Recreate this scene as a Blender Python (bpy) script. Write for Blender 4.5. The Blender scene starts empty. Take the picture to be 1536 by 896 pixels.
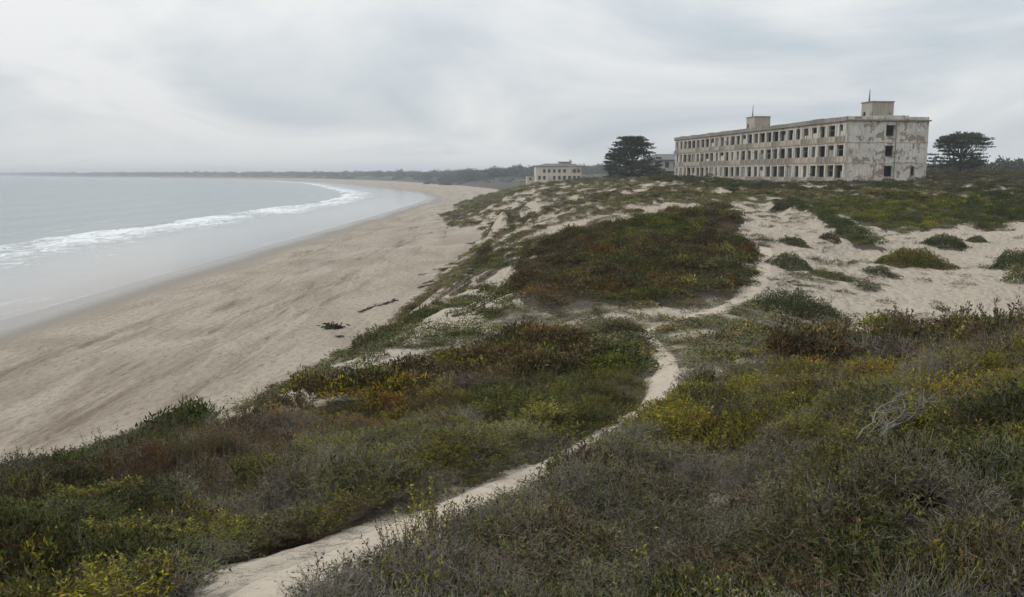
import bpy, bmesh, math, random
import numpy as np
from mathutils import Vector, Matrix

random.seed(7)
RNG = np.random.default_rng(11)
scene = bpy.context.scene
COL = scene.collection

# ------------------------------------------------------------------ camera
CAM_Z = 14.0
PITCH = math.radians(8.05)
F_PX = 1330.0                      # focal length in pixels of the 1536 px wide photograph
cam_data = bpy.data.cameras.new('camera')
cam = bpy.data.objects.new('camera', cam_data)
COL.objects.link(cam)
cam.location = (0, 0, CAM_Z)
cam.rotation_euler = (math.pi / 2 - PITCH, 0, 0)
cam_data.sensor_width = 36.0
cam_data.lens = 36.0 * F_PX / 1536.0
cam_data.clip_start = 0.1
cam_data.clip_end = 40000
scene.camera = cam

# ------------------------------------------------------------------ sky, sun, exposure
SUN_EL, SUN_AZ = math.radians(40), math.radians(-100)    # azimuth from +Y towards +X
world = bpy.data.worlds.new('World')
scene.world = world
world.use_nodes = True
nt = world.node_tree
nt.nodes.clear()


def wn(t, **kw):
    n = nt.nodes.new(t)
    for k, v in kw.items():
        setattr(n, k, v)
    return n


def setup_world():
    L = nt.links
    out = wn('ShaderNodeOutputWorld')
    bg = wn('ShaderNodeBackground')
    bg.inputs['Strength'].default_value = 0.1
    sky = wn('ShaderNodeTexSky', sky_type='NISHITA', sun_disc=False, sun_elevation=SUN_EL, sun_rotation=SUN_AZ)
    sky.air_density = 1.0
    sky.dust_density = 3.0
    tc = wn('ShaderNodeTexCoord')
    sep = wn('ShaderNodeSeparateXYZ')
    L.new(tc.outputs['Generated'], sep.inputs[0])
    # cloud deck: direction projected on a flat layer overhead, with soft stretched noise
    zc = wn('ShaderNodeMath', operation='MAXIMUM'); zc.inputs[1].default_value = 0.0
    L.new(sep.outputs['Z'], zc.inputs[0])
    za = wn('ShaderNodeMath', operation='ADD'); za.inputs[1].default_value = 0.16
    L.new(zc.outputs[0], za.inputs[0])
    dx = wn('ShaderNodeMath', operation='DIVIDE'); L.new(sep.outputs['X'], dx.inputs[0]); L.new(za.outputs[0], dx.inputs[1])
    dy = wn('ShaderNodeMath', operation='DIVIDE'); L.new(sep.outputs['Y'], dy.inputs[0]); L.new(za.outputs[0], dy.inputs[1])
    cmb = wn('ShaderNodeCombineXYZ'); L.new(dx.outputs[0], cmb.inputs[0]); L.new(dy.outputs[0], cmb.inputs[1])
    mp = wn('ShaderNodeMapping'); mp.inputs['Scale'].default_value = (0.55, 0.42, 1); mp.inputs['Location'].default_value = (3.1, 1.7, 0)
    L.new(cmb.outputs[0], mp.inputs[0])
    n1 = wn('ShaderNodeTexNoise', noise_dimensions='2D'); n1.inputs['Scale'].default_value = 1.15; n1.inputs['Detail'].default_value = 5; n1.inputs['Roughness'].default_value = 0.52
    n1.inputs['Distortion'].default_value = 0.5
    L.new(mp.outputs[0], n1.inputs['Vector'])
    ramp = wn('ShaderNodeValToRGB')
    e = ramp.color_ramp.elements
    e[0].position = 0.33; e[0].color = (5.15, 5.75, 6.25, 1)
    e[1].position = 0.62; e[1].color = (8.0, 8.1, 8.1, 1)
    L.new(n1.outputs['Fac'], ramp.inputs[0])
    # overcast: luminance grows gently from horizon to zenith
    g = wn('ShaderNodeMapRange'); g.inputs['From Min'].default_value = 0; g.inputs['From Max'].default_value = 1
    g.inputs['To Min'].default_value = 1.0; g.inputs['To Max'].default_value = 1.9
    L.new(zc.outputs[0], g.inputs['Value'])
    mul = wn('ShaderNodeVectorMath', operation='SCALE')
    L.new(ramp.outputs[0], mul.inputs[0]); L.new(g.outputs[0], mul.inputs['Scale'])
    mix = wn('ShaderNodeMix', data_type='RGBA'); mix.inputs['Factor'].default_value = 0.93
    L.new(sky.outputs[0], mix.inputs['A']); L.new(mul.outputs[0], mix.inputs['B'])
    L.new(mix.outputs['Result'], bg.inputs['Color'])
    L.new(bg.outputs[0], out.inputs[0])


setup_world()
sun_d = bpy.data.lights.new('sun', 'SUN')
sun_d.energy = 1.5
sun_d.angle = math.radians(14)
sun_d.color = (1.0, 0.965, 0.91)
sun = bpy.data.objects.new('sun', sun_d)
COL.objects.link(sun)
sdir = Vector((math.sin(SUN_AZ) * math.cos(SUN_EL), math.cos(SUN_AZ) * math.cos(SUN_EL), math.sin(SUN_EL)))
sun.rotation_euler = sdir.to_track_quat('Z', 'Y').to_euler()
sun.location = (0, 0, 60)

scene.view_settings.view_transform = 'Standard'
scene.view_settings.look = 'None'
scene.view_settings.gamma = 1.0
scene.view_settings.exposure = 0.0
scene.view_settings.use_curve_mapping = False
scene.render.engine = 'CYCLES'
scene.cycles.use_denoising = True
scene.cycles.max_bounces = 4
scene.cycles.diffuse_bounces = 2
scene.cycles.adaptive_threshold = 0.02
scene.cycles.glossy_bounces = 2
scene.cycles.transmission_bounces = 2
scene.cycles.transparent_max_bounces = 4
scene.cycles.volume_bounces = 0
scene.cycles.caustics_reflective = False
scene.cycles.caustics_refractive = False


# ------------------------------------------------------------------ numeric helpers
def hash2(ix, iy, seed):
    h = (ix.astype(np.int64) * 374761393 + iy.astype(np.int64) * 668265263 + seed * 974711) & 0xffffffff
    h = ((h ^ (h >> 13)) * 1274126177) & 0xffffffff
    h = h ^ (h >> 16)
    return (h & 0xffff) / 65535.0


def vnoise(x, y, seed=0):
    x = np.asarray(x, float); y = np.asarray(y, float)
    ix = np.floor(x); iy = np.floor(y)
    fx = x - ix; fy = y - iy
    fx = fx * fx * fx * (fx * (fx * 6 - 15) + 10); fy = fy * fy * fy * (fy * (fy * 6 - 15) + 10)
    a = hash2(ix, iy, seed); b = hash2(ix + 1, iy, seed)
    c = hash2(ix, iy + 1, seed); d = hash2(ix + 1, iy + 1, seed)
    return (a + (b - a) * fx) * (1 - fy) + (c + (d - c) * fx) * fy


def fbm(x, y, oct=4, seed=0, gain=0.5):
    s = 0; a = 1; t = 0
    for o in range(oct):
        s = s + a * vnoise(x, y, seed + o * 17); t += a
        x = x * 2.03 + 11.3; y = y * 2.03 - 7.7; a *= gain
    return s / t                                    # 0..1, mean .5


def cells(x, y, size, seed):
    """nearest jittered cell centre: distance in cell sizes and two random numbers per cell"""
    gx = np.floor(x / size); gy = np.floor(y / size)
    best = np.full(x.shape, 9.0); h1 = np.zeros(x.shape); h2 = np.zeros(x.shape)
    for i in (-1, 0, 1):
        for j in (-1, 0, 1):
            cx, cy = gx + i, gy + j
            px = (cx + 0.15 + 0.7 * hash2(cx, cy, seed)) * size; py = (cy + 0.15 + 0.7 * hash2(cx, cy, seed + 1)) * size
            d = np.hypot(x - px, y - py) / size
            m = d < best
            best = np.where(m, d, best); h1 = np.where(m, hash2(cx, cy, seed + 2), h1); h2 = np.where(m, hash2(cx, cy, seed + 3), h2)
    return best, h1, h2


def sstep(a, b, x):
    t = np.clip((x - a) / (b - a), 0, 1)
    return t * t * (3 - 2 * t)


CP, SP = math.cos(PITCH), math.sin(PITCH)


def ray(px, py):
    u = (px - 768.0) / F_PX; v = (448.0 - py) / F_PX
    return np.array([u, CP + v * SP, -SP + v * CP])


def at_y(px, py, Y):
    """point of the photograph's view ray at a forward distance of Y metres"""
    d = ray(px, py)
    t = Y / d[1]
    return np.array([d[0] * t, Y, CAM_Z + d[2] * t])


# ------------------------------------------------------------------ mesh helpers
def mesh_np(name, V, F, smooth=False):
    V = np.asarray(V, np.float32); F = np.asarray(F, np.int32)
    k = F.shape[1]
    me = bpy.data.meshes.new(name)
    me.vertices.add(len(V)); me.vertices.foreach_set('co', V.ravel())
    me.loops.add(F.size); me.loops.foreach_set('vertex_index', F.ravel())
    me.polygons.add(len(F))
    me.polygons.foreach_set('loop_start', np.arange(0, F.size, k, dtype=np.int32))
    me.polygons.foreach_set('loop_total', np.full(len(F), k, np.int32))
    me.polygons.foreach_set('use_smooth', np.full(len(F), smooth, bool))
    me.update(calc_edges=True)
    return me


def add_attr(me, name, data, kind='FLOAT'):
    at = me.attributes.new(name, kind, 'POINT')
    data = np.asarray(data, np.float32)
    if kind == 'FLOAT':
        at.data.foreach_set('value', data.ravel())
    elif kind == 'FLOAT_VECTOR':
        at.data.foreach_set('vector', data.ravel())
    elif kind == 'FLOAT_COLOR':
        at.data.foreach_set('color', data.ravel())


def link(name, me, mat=None, parent=None):
    o = bpy.data.objects.new(name, me)
    COL.objects.link(o)
    if mat is not None and me is not None and len(me.materials) == 0:
        me.materials.append(mat)
    if parent is not None:
        o.parent = parent
    return o


def empty(name, loc=(0, 0, 0), rz=0.0):
    o = bpy.data.objects.new(name, None)
    COL.objects.link(o)
    o.location = loc
    o.rotation_euler = (0, 0, rz)
    o.empty_display_size = 0.5
    return o


def tag(o, label=None, cat=None, group=None, kind=None):
    if label: o['label'] = label
    if cat: o['category'] = cat
    if group: o['group'] = group
    if kind: o['kind'] = kind
    return o


class MB:
    """collects boxes, bars and tubes; build() links them as one mesh object"""
    def __init__(self):
        self.v = []; self.f = []

    def box(self, x0, x1, y0, y1, z0, z1):
        b = len(self.v)
        self.v += [(x0, y0, z0), (x1, y0, z0), (x1, y1, z0), (x0, y1, z0), (x0, y0, z1), (x1, y0, z1), (x1, y1, z1), (x0, y1, z1)]
        self.f += [(b, b + 3, b + 2, b + 1), (b + 4, b + 5, b + 6, b + 7), (b, b + 1, b + 5, b + 4), (b + 1, b + 2, b + 6, b + 5), (b + 2, b + 3, b + 7, b + 6), (b + 3, b, b + 4, b + 7)]
        return self

    def poly(self, pts, faces):
        b = len(self.v)
        self.v += [tuple(p) for p in pts]
        self.f += [tuple(b + i for i in f) for f in faces]
        return self

    def tube(self, pts, rads, n=6):
        pts = [Vector(p) for p in pts]
        b = len(self.v)
        for i, p in enumerate(pts):
            t = (pts[min(i + 1, len(pts) - 1)] - pts[max(i - 1, 0)])
            t = t.normalized() if t.length > 1e-9 else Vector((0, 0, 1))
            a = t.cross(Vector((0.31, 0.17, 1)) if abs(t.z) < .9 else Vector((1, 0.1, 0))).normalized()
            c = t.cross(a)
            for k in range(n):
                q = 2 * math.pi * k / n
                self.v.append(tuple(p + (a * math.cos(q) + c * math.sin(q)) * rads[i]))
        for i in range(len(pts) - 1):
            for k in range(n):
                self.f.append((b + i * n + k, b + i * n + (k + 1) % n, b + (i + 1) * n + (k + 1) % n, b + (i + 1) * n + k))
        self.f.append(tuple(b + k for k in reversed(range(n))))
        e = b + (len(pts) - 1) * n
        self.f.append(tuple(e + k for k in range(n)))
        return self

    def wall(self, W, Ht, th, openings, z0=0.0):
        """upright wall in the XZ plane, front at y=0, back at y=th, with rectangular openings (x0,x1,z0,z1)"""
        xs = sorted({0.0, W} | {o[0] for o in openings} | {o[1] for o in openings})
        zs = sorted({z0, Ht} | {o[2] for o in openings} | {o[3] for o in openings})
        nx, nz = len(xs) - 1, len(zs) - 1
        solid = [[True] * nz for _ in range(nx)]
        for i in range(nx):
            for j in range(nz):
                cx, cz = (xs[i] + xs[i + 1]) / 2, (zs[j] + zs[j + 1]) / 2
                for o in openings:
                    if o[0] < cx < o[1] and o[2] < cz < o[3]:
                        solid[i][j] = False
        idx = {}

        def vert(i, j, y):
            k = (i, j, y)
            if k not in idx:
                idx[k] = len(self.v)
                self.v.append((xs[i], th if y else 0.0, zs[j]))
            return idx[k]
        S = lambda i, j: 0 <= i < nx and 0 <= j < nz and solid[i][j]
        for i in range(nx):
            for j in range(nz):
                if not solid[i][j]:
                    continue
                self.f.append((vert(i, j, 0), vert(i + 1, j, 0), vert(i + 1, j + 1, 0), vert(i, j + 1, 0)))
                self.f.append((vert(i, j, 1), vert(i, j + 1, 1), vert(i + 1, j + 1, 1), vert(i + 1, j, 1)))
                if not S(i - 1, j): self.f.append((vert(i, j, 0), vert(i, j + 1, 0), vert(i, j + 1, 1), vert(i, j, 1)))
                if not S(i + 1, j): self.f.append((vert(i + 1, j, 0), vert(i + 1, j, 1), vert(i + 1, j + 1, 1), vert(i + 1, j + 1, 0)))
                if not S(i, j - 1): self.f.append((vert(i, j, 0), vert(i, j, 1), vert(i + 1, j, 1), vert(i + 1, j, 0)))
                if not S(i, j + 1): self.f.append((vert(i, j + 1, 0), vert(i + 1, j + 1, 0), vert(i + 1, j + 1, 1), vert(i, j + 1, 1)))
        return self

    def mesh(self, name, bevel=0.0):
        me = bpy.data.meshes.new(name)
        me.from_pydata(self.v, [], self.f)
        me.update()
        if bevel:
            bm = bmesh.new(); bm.from_mesh(me)
            bmesh.ops.bevel(bm, geom=list(bm.edges), offset=bevel, segments=1, affect='EDGES')
            bm.to_mesh(me); bm.free()
        return me

    def build(self, name, mat, parent=None, bevel=0.0):
        return link(name, self.mesh(name, bevel), mat, parent)


# ------------------------------------------------------------------ materials
def new_mat(name):
    m = bpy.data.materials.new(name)
    m.use_nodes = True
    m.node_tree.nodes.clear()
    return m, m.node_tree.nodes, m.node_tree.links


class NG:
    """short node-graph writer"""
    def __init__(self, name):
        self.m, self.n, self.l = new_mat(name)
        self.out = self.n.new('ShaderNodeOutputMaterial')

    def node(self, t, ins=None, **kw):
        nd = self.n.new(t)
        for k, v in kw.items():
            setattr(nd, k, v)
        for k, v in (ins or {}).items():
            self.put(nd.inputs[k], v)
        return nd

    def put(self, sock, v):
        if isinstance(v, bpy.types.NodeSocket):
            self.l.new(v, sock)
        else:
            if sock.type == 'RGBA' and len(v) == 3:
                v = (*v, 1)
            sock.default_value = v

    def coord(self, scale=(1, 1, 1), kind='Object', rot=(0, 0, 0)):
        if kind == 'Position':
            c = self.node('ShaderNodeNewGeometry').outputs['Position']
        else:
            c = self.node('ShaderNodeTexCoord').outputs[kind]
        return self.node('ShaderNodeMapping', {'Vector': c, 'Scale': scale, 'Rotation': rot}).outputs[0]

    def noise(self, vec, scale, detail=4, rough=0.55, dist=0.0, dim='2D'):
        return self.node('ShaderNodeTexNoise', noise_dimensions=dim, ins={'Vector': vec, 'Scale': scale, 'Detail': detail, 'Roughness': rough, 'Distortion': dist}).outputs['Fac']

    def ramp(self, fac, stops, interp='LINEAR'):
        r = self.node('ShaderNodeValToRGB', {0: fac})
        r.color_ramp.interpolation = interp
        e = r.color_ramp.elements
        while len(e) < len(stops):
            e.new(0.5)
        for i, (p, c) in enumerate(stops):
            e[i].position = p
            e[i].color = (c, c, c, 1) if not hasattr(c, '__len__') else (*c, 1)
        return r.outputs[0]

    def mix(self, f, a, b, blend='MIX'):
        nd = self.node('ShaderNodeMix', data_type='RGBA', blend_type=blend)
        self.put(nd.inputs['Factor'], f)
        for s, v in (('A', a), ('B', b)):
            sk = [i for i in nd.inputs if i.name == s and i.type == 'RGBA'][0]
            self.put(sk, v)
        return [o for o in nd.outputs if o.type == 'RGBA'][0]

    def math(self, op, a, b=0.0, clamp=False):
        nd = self.node('ShaderNodeMath', operation=op, use_clamp=clamp)
        self.put(nd.inputs[0], a); self.put(nd.inputs[1], b)
        return nd.outputs[0]

    def attr(self, name, kind='GEOMETRY', out='Fac'):
        return self.node('ShaderNodeAttribute', attribute_name=name, attribute_type=kind).outputs[out]

    def bump(self, height, strength=0.5, dist=0.05, normal=None):
        ins = {'Height': height, 'Strength': strength, 'Distance': dist}
        if normal is not None: ins['Normal'] = normal
        return self.node('ShaderNodeBump', ins).outputs[0]

    def principled(self, color, rough=0.9, normal=None, spec=0.3, **more):
        ins = {'Base Color': color, 'Roughness': rough, 'Specular IOR Level': spec}
        if normal is not None: ins['Normal'] = normal
        ins.update(more)
        p = self.node('ShaderNodeBsdfPrincipled', ins)
        return p.outputs[0]

    def done(self, shader):
        self.l.new(shader, self.out.inputs['Surface'])
        return self.m


def sand_material():
    g = NG('dune_sand')
    pos = g.coord(kind='Position')
    big = g.noise(pos, 0.12, 4, 0.6)
    mid = g.noise(pos, 1.4, 5, 0.62)
    fine = g.noise(pos, 9.0, 4, 0.65)
    specks = g.noise(g.coord((1, 1.8, 1), 'Position'), 4.2, 6, 0.72)
    col = g.mix(g.ramp(big, [(0.3, 0), (0.7, 1)]), (0.355, 0.31, 0.25), (0.43, 0.378, 0.305))
    col = g.mix(g.math('MULTIPLY', g.ramp(mid, [(0.5, 0), (0.72, 1)]), 0.4), col, (0.33, 0.275, 0.215))
    # specks: scraps of dead plant, with footprint shading painted into the sand colour
    col = g.mix(g.math('MULTIPLY', g.ramp(specks, [(0.55, 0), (0.65, 1)]), 0.65), col, (0.17, 0.135, 0.10))
    shaded_litter = g.mix(fine, (0.125, 0.105, 0.08), (0.06, 0.048, 0.034))  # plant litter, its colour darkened to deepen the shade in gaps between plants
    col = g.mix(g.ramp(g.math('ADD', g.attr('veg'), g.math('MULTIPLY', g.math('SUBTRACT', mid, 0.5), 0.9)), [(0.35, 0), (0.75, 1)]), col, shaded_litter)
    dents = g.node('ShaderNodeTexVoronoi', {'Vector': g.coord((1, 1, 1), 'Position'), 'Scale': 2.6, 'Randomness': 1.0}, feature='F1', voronoi_dimensions='2D').outputs['Distance']
    n3 = g.bump(wsum(g, (dents, 0.20), (mid, 0.34), (fine, 0.05)), 1.0, 1.0)
    return g.done(g.principled(col, 0.95, n3, 0.15))


def path_material():
    g = NG('trodden_sand')
    pos = g.coord(kind='Position')
    mid = g.noise(pos, 2.2, 5, 0.6)
    fine = g.noise(pos, 16, 4, 0.65)
    specks = g.noise(pos, 13, 3, 0.6)
    col = g.mix(mid, (0.36, 0.305, 0.24), (0.49, 0.425, 0.345))
    col = g.mix(g.math('MULTIPLY', g.ramp(specks, [(0.66, 0), (0.72, 1)]), 0.7), col, (0.13, 0.10, 0.075))
    dents = g.node('ShaderNodeTexVoronoi', {'Vector': pos, 'Scale': 4.5}, feature='F1', voronoi_dimensions='2D').outputs['Distance']
    n = g.bump(wsum(g, (dents, 0.06), (mid, 0.08), (fine, 0.02)), 0.9, 1.0)
    return g.done(g.principled(col, 0.95, n, 0.15))


def beach_material():
    g = NG('beach_sand')
    pos = g.coord(kind='Position')
    along = g.coord((1.0, 0.42, 1.0), 'Position')            # stretched along the shore
    wet = g.attr('wet')
    drift = g.noise(along, 0.16, 5, 0.62, 0.6)
    mid = g.noise(g.coord((1.0, 0.5, 1.0), 'Position'), 0.9, 6, 0.65)
    fine = g.noise(g.coord((1, 0.6, 1), 'Position'), 2.3, 6, 0.74)
    col = g.mix(g.ramp(drift, [(0.36, 0), (0.6, 1)]), (0.265, 0.222, 0.17), (0.355, 0.305, 0.242))
    col = g.mix(g.math('MULTIPLY', g.ramp(fine, [(0.535, 0), (0.65, 1)]), 0.62), col, (0.17, 0.135, 0.102))
    wr = g.noise(g.coord((1.0, 0.09, 1.0), 'Position'), 0.55, 7, 0.7, 0.8)
    wreck = g.math('MULTIPLY', g.ramp(wr, [(0.46, 0), (0.62, 1)]), g.attr('wrack'))
    col = g.mix(g.math('MULTIPLY', wreck, 0.75), col, (0.13, 0.095, 0.065))
    wetf = g.ramp(g.math('ADD', wet, g.math('MULTIPLY', g.math('SUBTRACT', drift, 0.5), 0.35)), [(0.25, 0), (0.9, 1)])
    col = g.mix(wetf, col, (0.165, 0.14, 0.112))
    rough = g.ramp(wet, [(0.55, 0.95), (1.0, 0.22)])
    dents = g.node('ShaderNodeTexVoronoi', {'Vector': g.coord((1, 0.75, 1), 'Position'), 'Scale': 1.5}, feature='F1', voronoi_dimensions='2D').outputs['Distance']
    dryk = g.ramp(wet, [(0.2, 1), (0.8, 0.0)])
    n = g.bump(wsum(g, (dents, 0.22), (mid, 0.5), (fine, 0.12)), dryk, 1.0)
    return g.done(g.principled(col, rough, n, 0.3))


def sea_material():
    g = NG('sea_water')
    sd = g.attr('shore')                                      # metres offshore
    pos = g.coord(kind='Position')
    wob = g.noise(g.coord((1, 0.35, 1), 'Position'), 0.05, 3, 0.5)
    d = g.math('ADD', sd, g.math('MULTIPLY', g.math('SUBTRACT', wob, 0.5), 16.0))
    tocol = lambda f, st: g.ramp(g.math('DIVIDE', f, 400.0, True), [(p / 400.0, c) for p, c in st])
    col = tocol(d, [(0, (0.17, 0.15, 0.125)), (10, (0.23, 0.22, 0.205)), (30, (0.22, 0.235, 0.23)), (70, (0.165, 0.20, 0.205)), (380, (0.125, 0.165, 0.18))])
    # foam: torn lace in the breaker band, thin lines in the swash and outside
    lace = g.noise(g.coord((1, 0.4, 1), 'Position'), 0.42, 7, 0.74, 0.9)
    band = tocol(d, [(17, 0.0), (22, 0.30), (25, 0.20), (31, 0.38), (40, 0.52), (48, 0.62), (52, 0.24), (56, 0.06), (68, 0.06), (71, 0.42), (74, 0.12), (84, 0.0)])
    torn = g.noise(g.coord((1, 0.22, 1), 'Position'), 0.07, 4, 0.6, 0.6)
    band = g.math('MULTIPLY', band, g.ramp(torn, [(0.30, 0.72), (0.60, 1.12)]))
    foam = g.ramp(g.math('ADD', g.math('SUBTRACT', lace, 0.5), band), [(0.40, 0), (0.66, 0.9)])
    lines = g.noise(g.coord((1, 0.10, 1), 'Position'), 0.17, 5, 0.6, 0.7)
    lband = tocol(d, [(0, 0.42), (2, 0.24), (14, 0.22), (24, 0.2), (30, 0.0)])
    foam2 = g.math('MULTIPLY', g.ramp(g.math('ADD', g.math('SUBTRACT', lines, 0.5), lband), [(0.38, 0), (0.54, 1)]), 0.14)
    caps = g.math('MULTIPLY', g.ramp(g.noise(g.coord((1, 0.14, 1), 'Position'), 0.07, 6, 0.66), [(0.66, 0), (0.74, 1)]), tocol(d, [(55, 0.0), (65, 0.5), (120, 0.35), (200, 0.0)]))
    foam = g.math('MAXIMUM', g.math('MAXIMUM', foam, foam2), g.math('MULTIPLY', caps, 0.8))
    rip = g.noise(g.coord((1, 0.45, 1), 'Position'), 0.55, 6, 0.62)
    chop = g.noise(g.coord((1, 0.30, 1), 'Position'), 0.09, 5, 0.6)
    calm = tocol(d, [(4, 0.02), (22, 0.05), (36, 0.4), (60, 0.6)])
    n = g.bump(wsum(g, (chop, 1.3), (rip, 0.26)), calm, 1.0)
    rough = tocol(d, [(0, 0.10), (24, 0.12), (50, 0.22), (300, 0.24)])
    water = g.principled(col, rough, n, 0.5, IOR=1.33)
    fn = g.bump(lace, 0.7, 0.5)
    white = g.principled((0.74, 0.76, 0.77), 0.9, fn, 0.1)
    mx = g.node('ShaderNodeMixShader', {0: foam, 1: water, 2: white})
    return g.done(mx.outputs[0])


def wsum(g, *terms):
    t = None
    for h, w in terms:
        k = g.math('MULTIPLY', h, w)
        t = k if t is None else g.math('ADD', t, k)
    return t


def plaster_material(name, base=(0.60, 0.575, 0.52), dirty=(0.33, 0.285, 0.225), bare=(0.29, 0.215, 0.155), bare_lo=0.56, grime=0.5, scale=1.0):
    g = NG(name)
    pos = g.coord(kind='Object')
    blot = g.noise(pos, 0.34 * scale, 5, 0.58, 0.7, '3D')
    fine = g.noise(pos, 3.2 * scale, 5, 0.65, 0, '3D')
    streak = g.noise(g.coord((1, 1, 0.16), 'Object'), 1.5 * scale, 5, 0.65, 0, '3D')
    big = g.noise(pos, 0.11 * scale, 3, 0.5, 0, '3D')
    col = g.mix(fine, base, tuple(c * 0.86 for c in base))
    col = g.mix(g.math('MULTIPLY', g.ramp(streak, [(0.38, 0), (0.62, 1)]), grime), col, dirty)
    col = g.mix(g.math('MULTIPLY', g.ramp(big, [(0.35, 0), (0.7, 1)]), grime * 0.8), col, tuple(c * 1.15 for c in dirty))
    runs = g.noise(g.coord((1, 1, 0.05), 'Object'), 2.9 * scale, 3, 0.6, 0, '3D')
    col = g.mix(g.math('MULTIPLY', g.ramp(runs, [(0.60, 0), (0.70, 1)]), grime * 0.55), col, (0.20, 0.115, 0.06))
    bm = g.ramp(g.math('ADD', blot, g.math('MULTIPLY', g.math('SUBTRACT', fine, 0.5), 0.30)), [(bare_lo, 0), (bare_lo + 0.025, 1)])
    col = g.mix(g.math('MULTIPLY', bm, 0.85), col, g.mix(fine, bare, tuple(c * 0.7 for c in bare)))
    n = g.bump(g.math('SUBTRACT', g.math('MULTIPLY', fine, 0.4), bm), 0.5, 0.05)
    return g.done(g.principled(col, 0.92, n, 0.15))


def plain_noise_material(name, a, b, scale=2.0, rough=0.9, bump=0.3, bdist=0.02, stretch=(1, 1, 1)):
    g = NG(name)
    nz = g.noise(g.coord(stretch, 'Object'), scale, 5, 0.6, 0, '3D')
    return g.done(g.principled(g.mix(g.ramp(nz, [(0.3, 0), (0.7, 1)]), a, b), rough, g.bump(nz, bump, bdist), 0.2))


def plant_material(name='dune_plants', instanced=True):
    """leaf colour comes from each plant's own tint, varied leaf by leaf; stems carry their own colour"""
    g = NG(name)
    vc = g.node('ShaderNodeAttribute', attribute_name='vc', attribute_type='GEOMETRY')
    tint = g.attr('tint', 'INSTANCER' if instanced else 'GEOMETRY', 'Color')
    leaf = g.mix(1.0, tint, vc.outputs['Color'], 'MULTIPLY')
    col = g.mix(vc.outputs['Alpha'], vc.outputs['Color'], leaf)
    p = g.principled(col, 0.7, None, 0.10)
    tr = g.node('ShaderNodeBsdfTranslucent', {'Color': col})
    mx = g.node('ShaderNodeMixShader', {0: g.math('MULTIPLY', vc.outputs['Alpha'], 0.14), 1: p, 2: tr.outputs[0]})
    return g.done(mx.outputs[0])


M_SAND = sand_material()
M_PATH = path_material()
M_BEACH = beach_material()
M_SEA = sea_material()
M_PLANT = plant_material()
M_PLANT_OWN = plant_material('bush_leaves', False)

# ------------------------------------------------------------------ shoreline of the bay (plan view, metres)
SHORE = np.array([(-49, -600), (-49, 0), (-49, 85), (-48, 152), (-46.5, 230), (-45.5, 309), (-45, 380), (-45, 430), (-48, 500), (-58, 580), (-82, 690), (-129, 860),
                  (-190, 1080), (-276, 1345), (-440, 1720), (-666, 2100), (-1000, 2480), (-1400, 2860), (-1900, 3450), (-2500, 4250), (-3300, 5200), (-4300, 6300), (-5600, 7600)], float)


def resample(P, n):
    Q = []
    for i in range(len(P) - 1):
        p0 = P[max(i - 1, 0)]; p1 = P[i]; p2 = P[i + 1]; p3 = P[min(i + 2, len(P) - 1)]
        for k in range(n):
            t = k / n
            Q.append(0.5 * (2 * p1 + (p2 - p0) * t + (2 * p0 - 5 * p1 + 4 * p2 - p3) * t * t + (3 * p1 - p0 - 3 * p2 + p3) * t ** 3))
    Q.append(P[-1])
    return np.array(Q)


SHORE_S = resample(SHORE, 5)


def shore_dist(x, y):
    """signed distance to the waterline: positive inland"""
    x = np.asarray(x, float); y = np.asarray(y, float)
    best = np.full(x.shape, 1e18); sgn = np.ones(x.shape)
    for a, b in zip(SHORE_S[:-1], SHORE_S[1:]):
        d = b - a
        t = np.clip(((x - a[0]) * d[0] + (y - a[1]) * d[1]) / (d @ d), 0, 1)
        ex = x - a[0] - t * d[0]; ey = y - a[1] - t * d[1]
        q = ex * ex + ey * ey
        m = q < best
        best = np.where(m, q, best)
        sgn = np.where(m, np.where(d[0] * ey - d[1] * ex <= 0, 1.0, -1.0), sgn)
    return np.sqrt(best) * sgn


def beach_profile(d):
    return np.interp(d, [-400, -60, -12, 0, 9, 20, 30, 40, 60, 100, 300], [-14, -2.6, -0.45, 0.0, 0.42, 1.15, 1.95, 2.6, 3.0, 3.2, 3.5])


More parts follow.
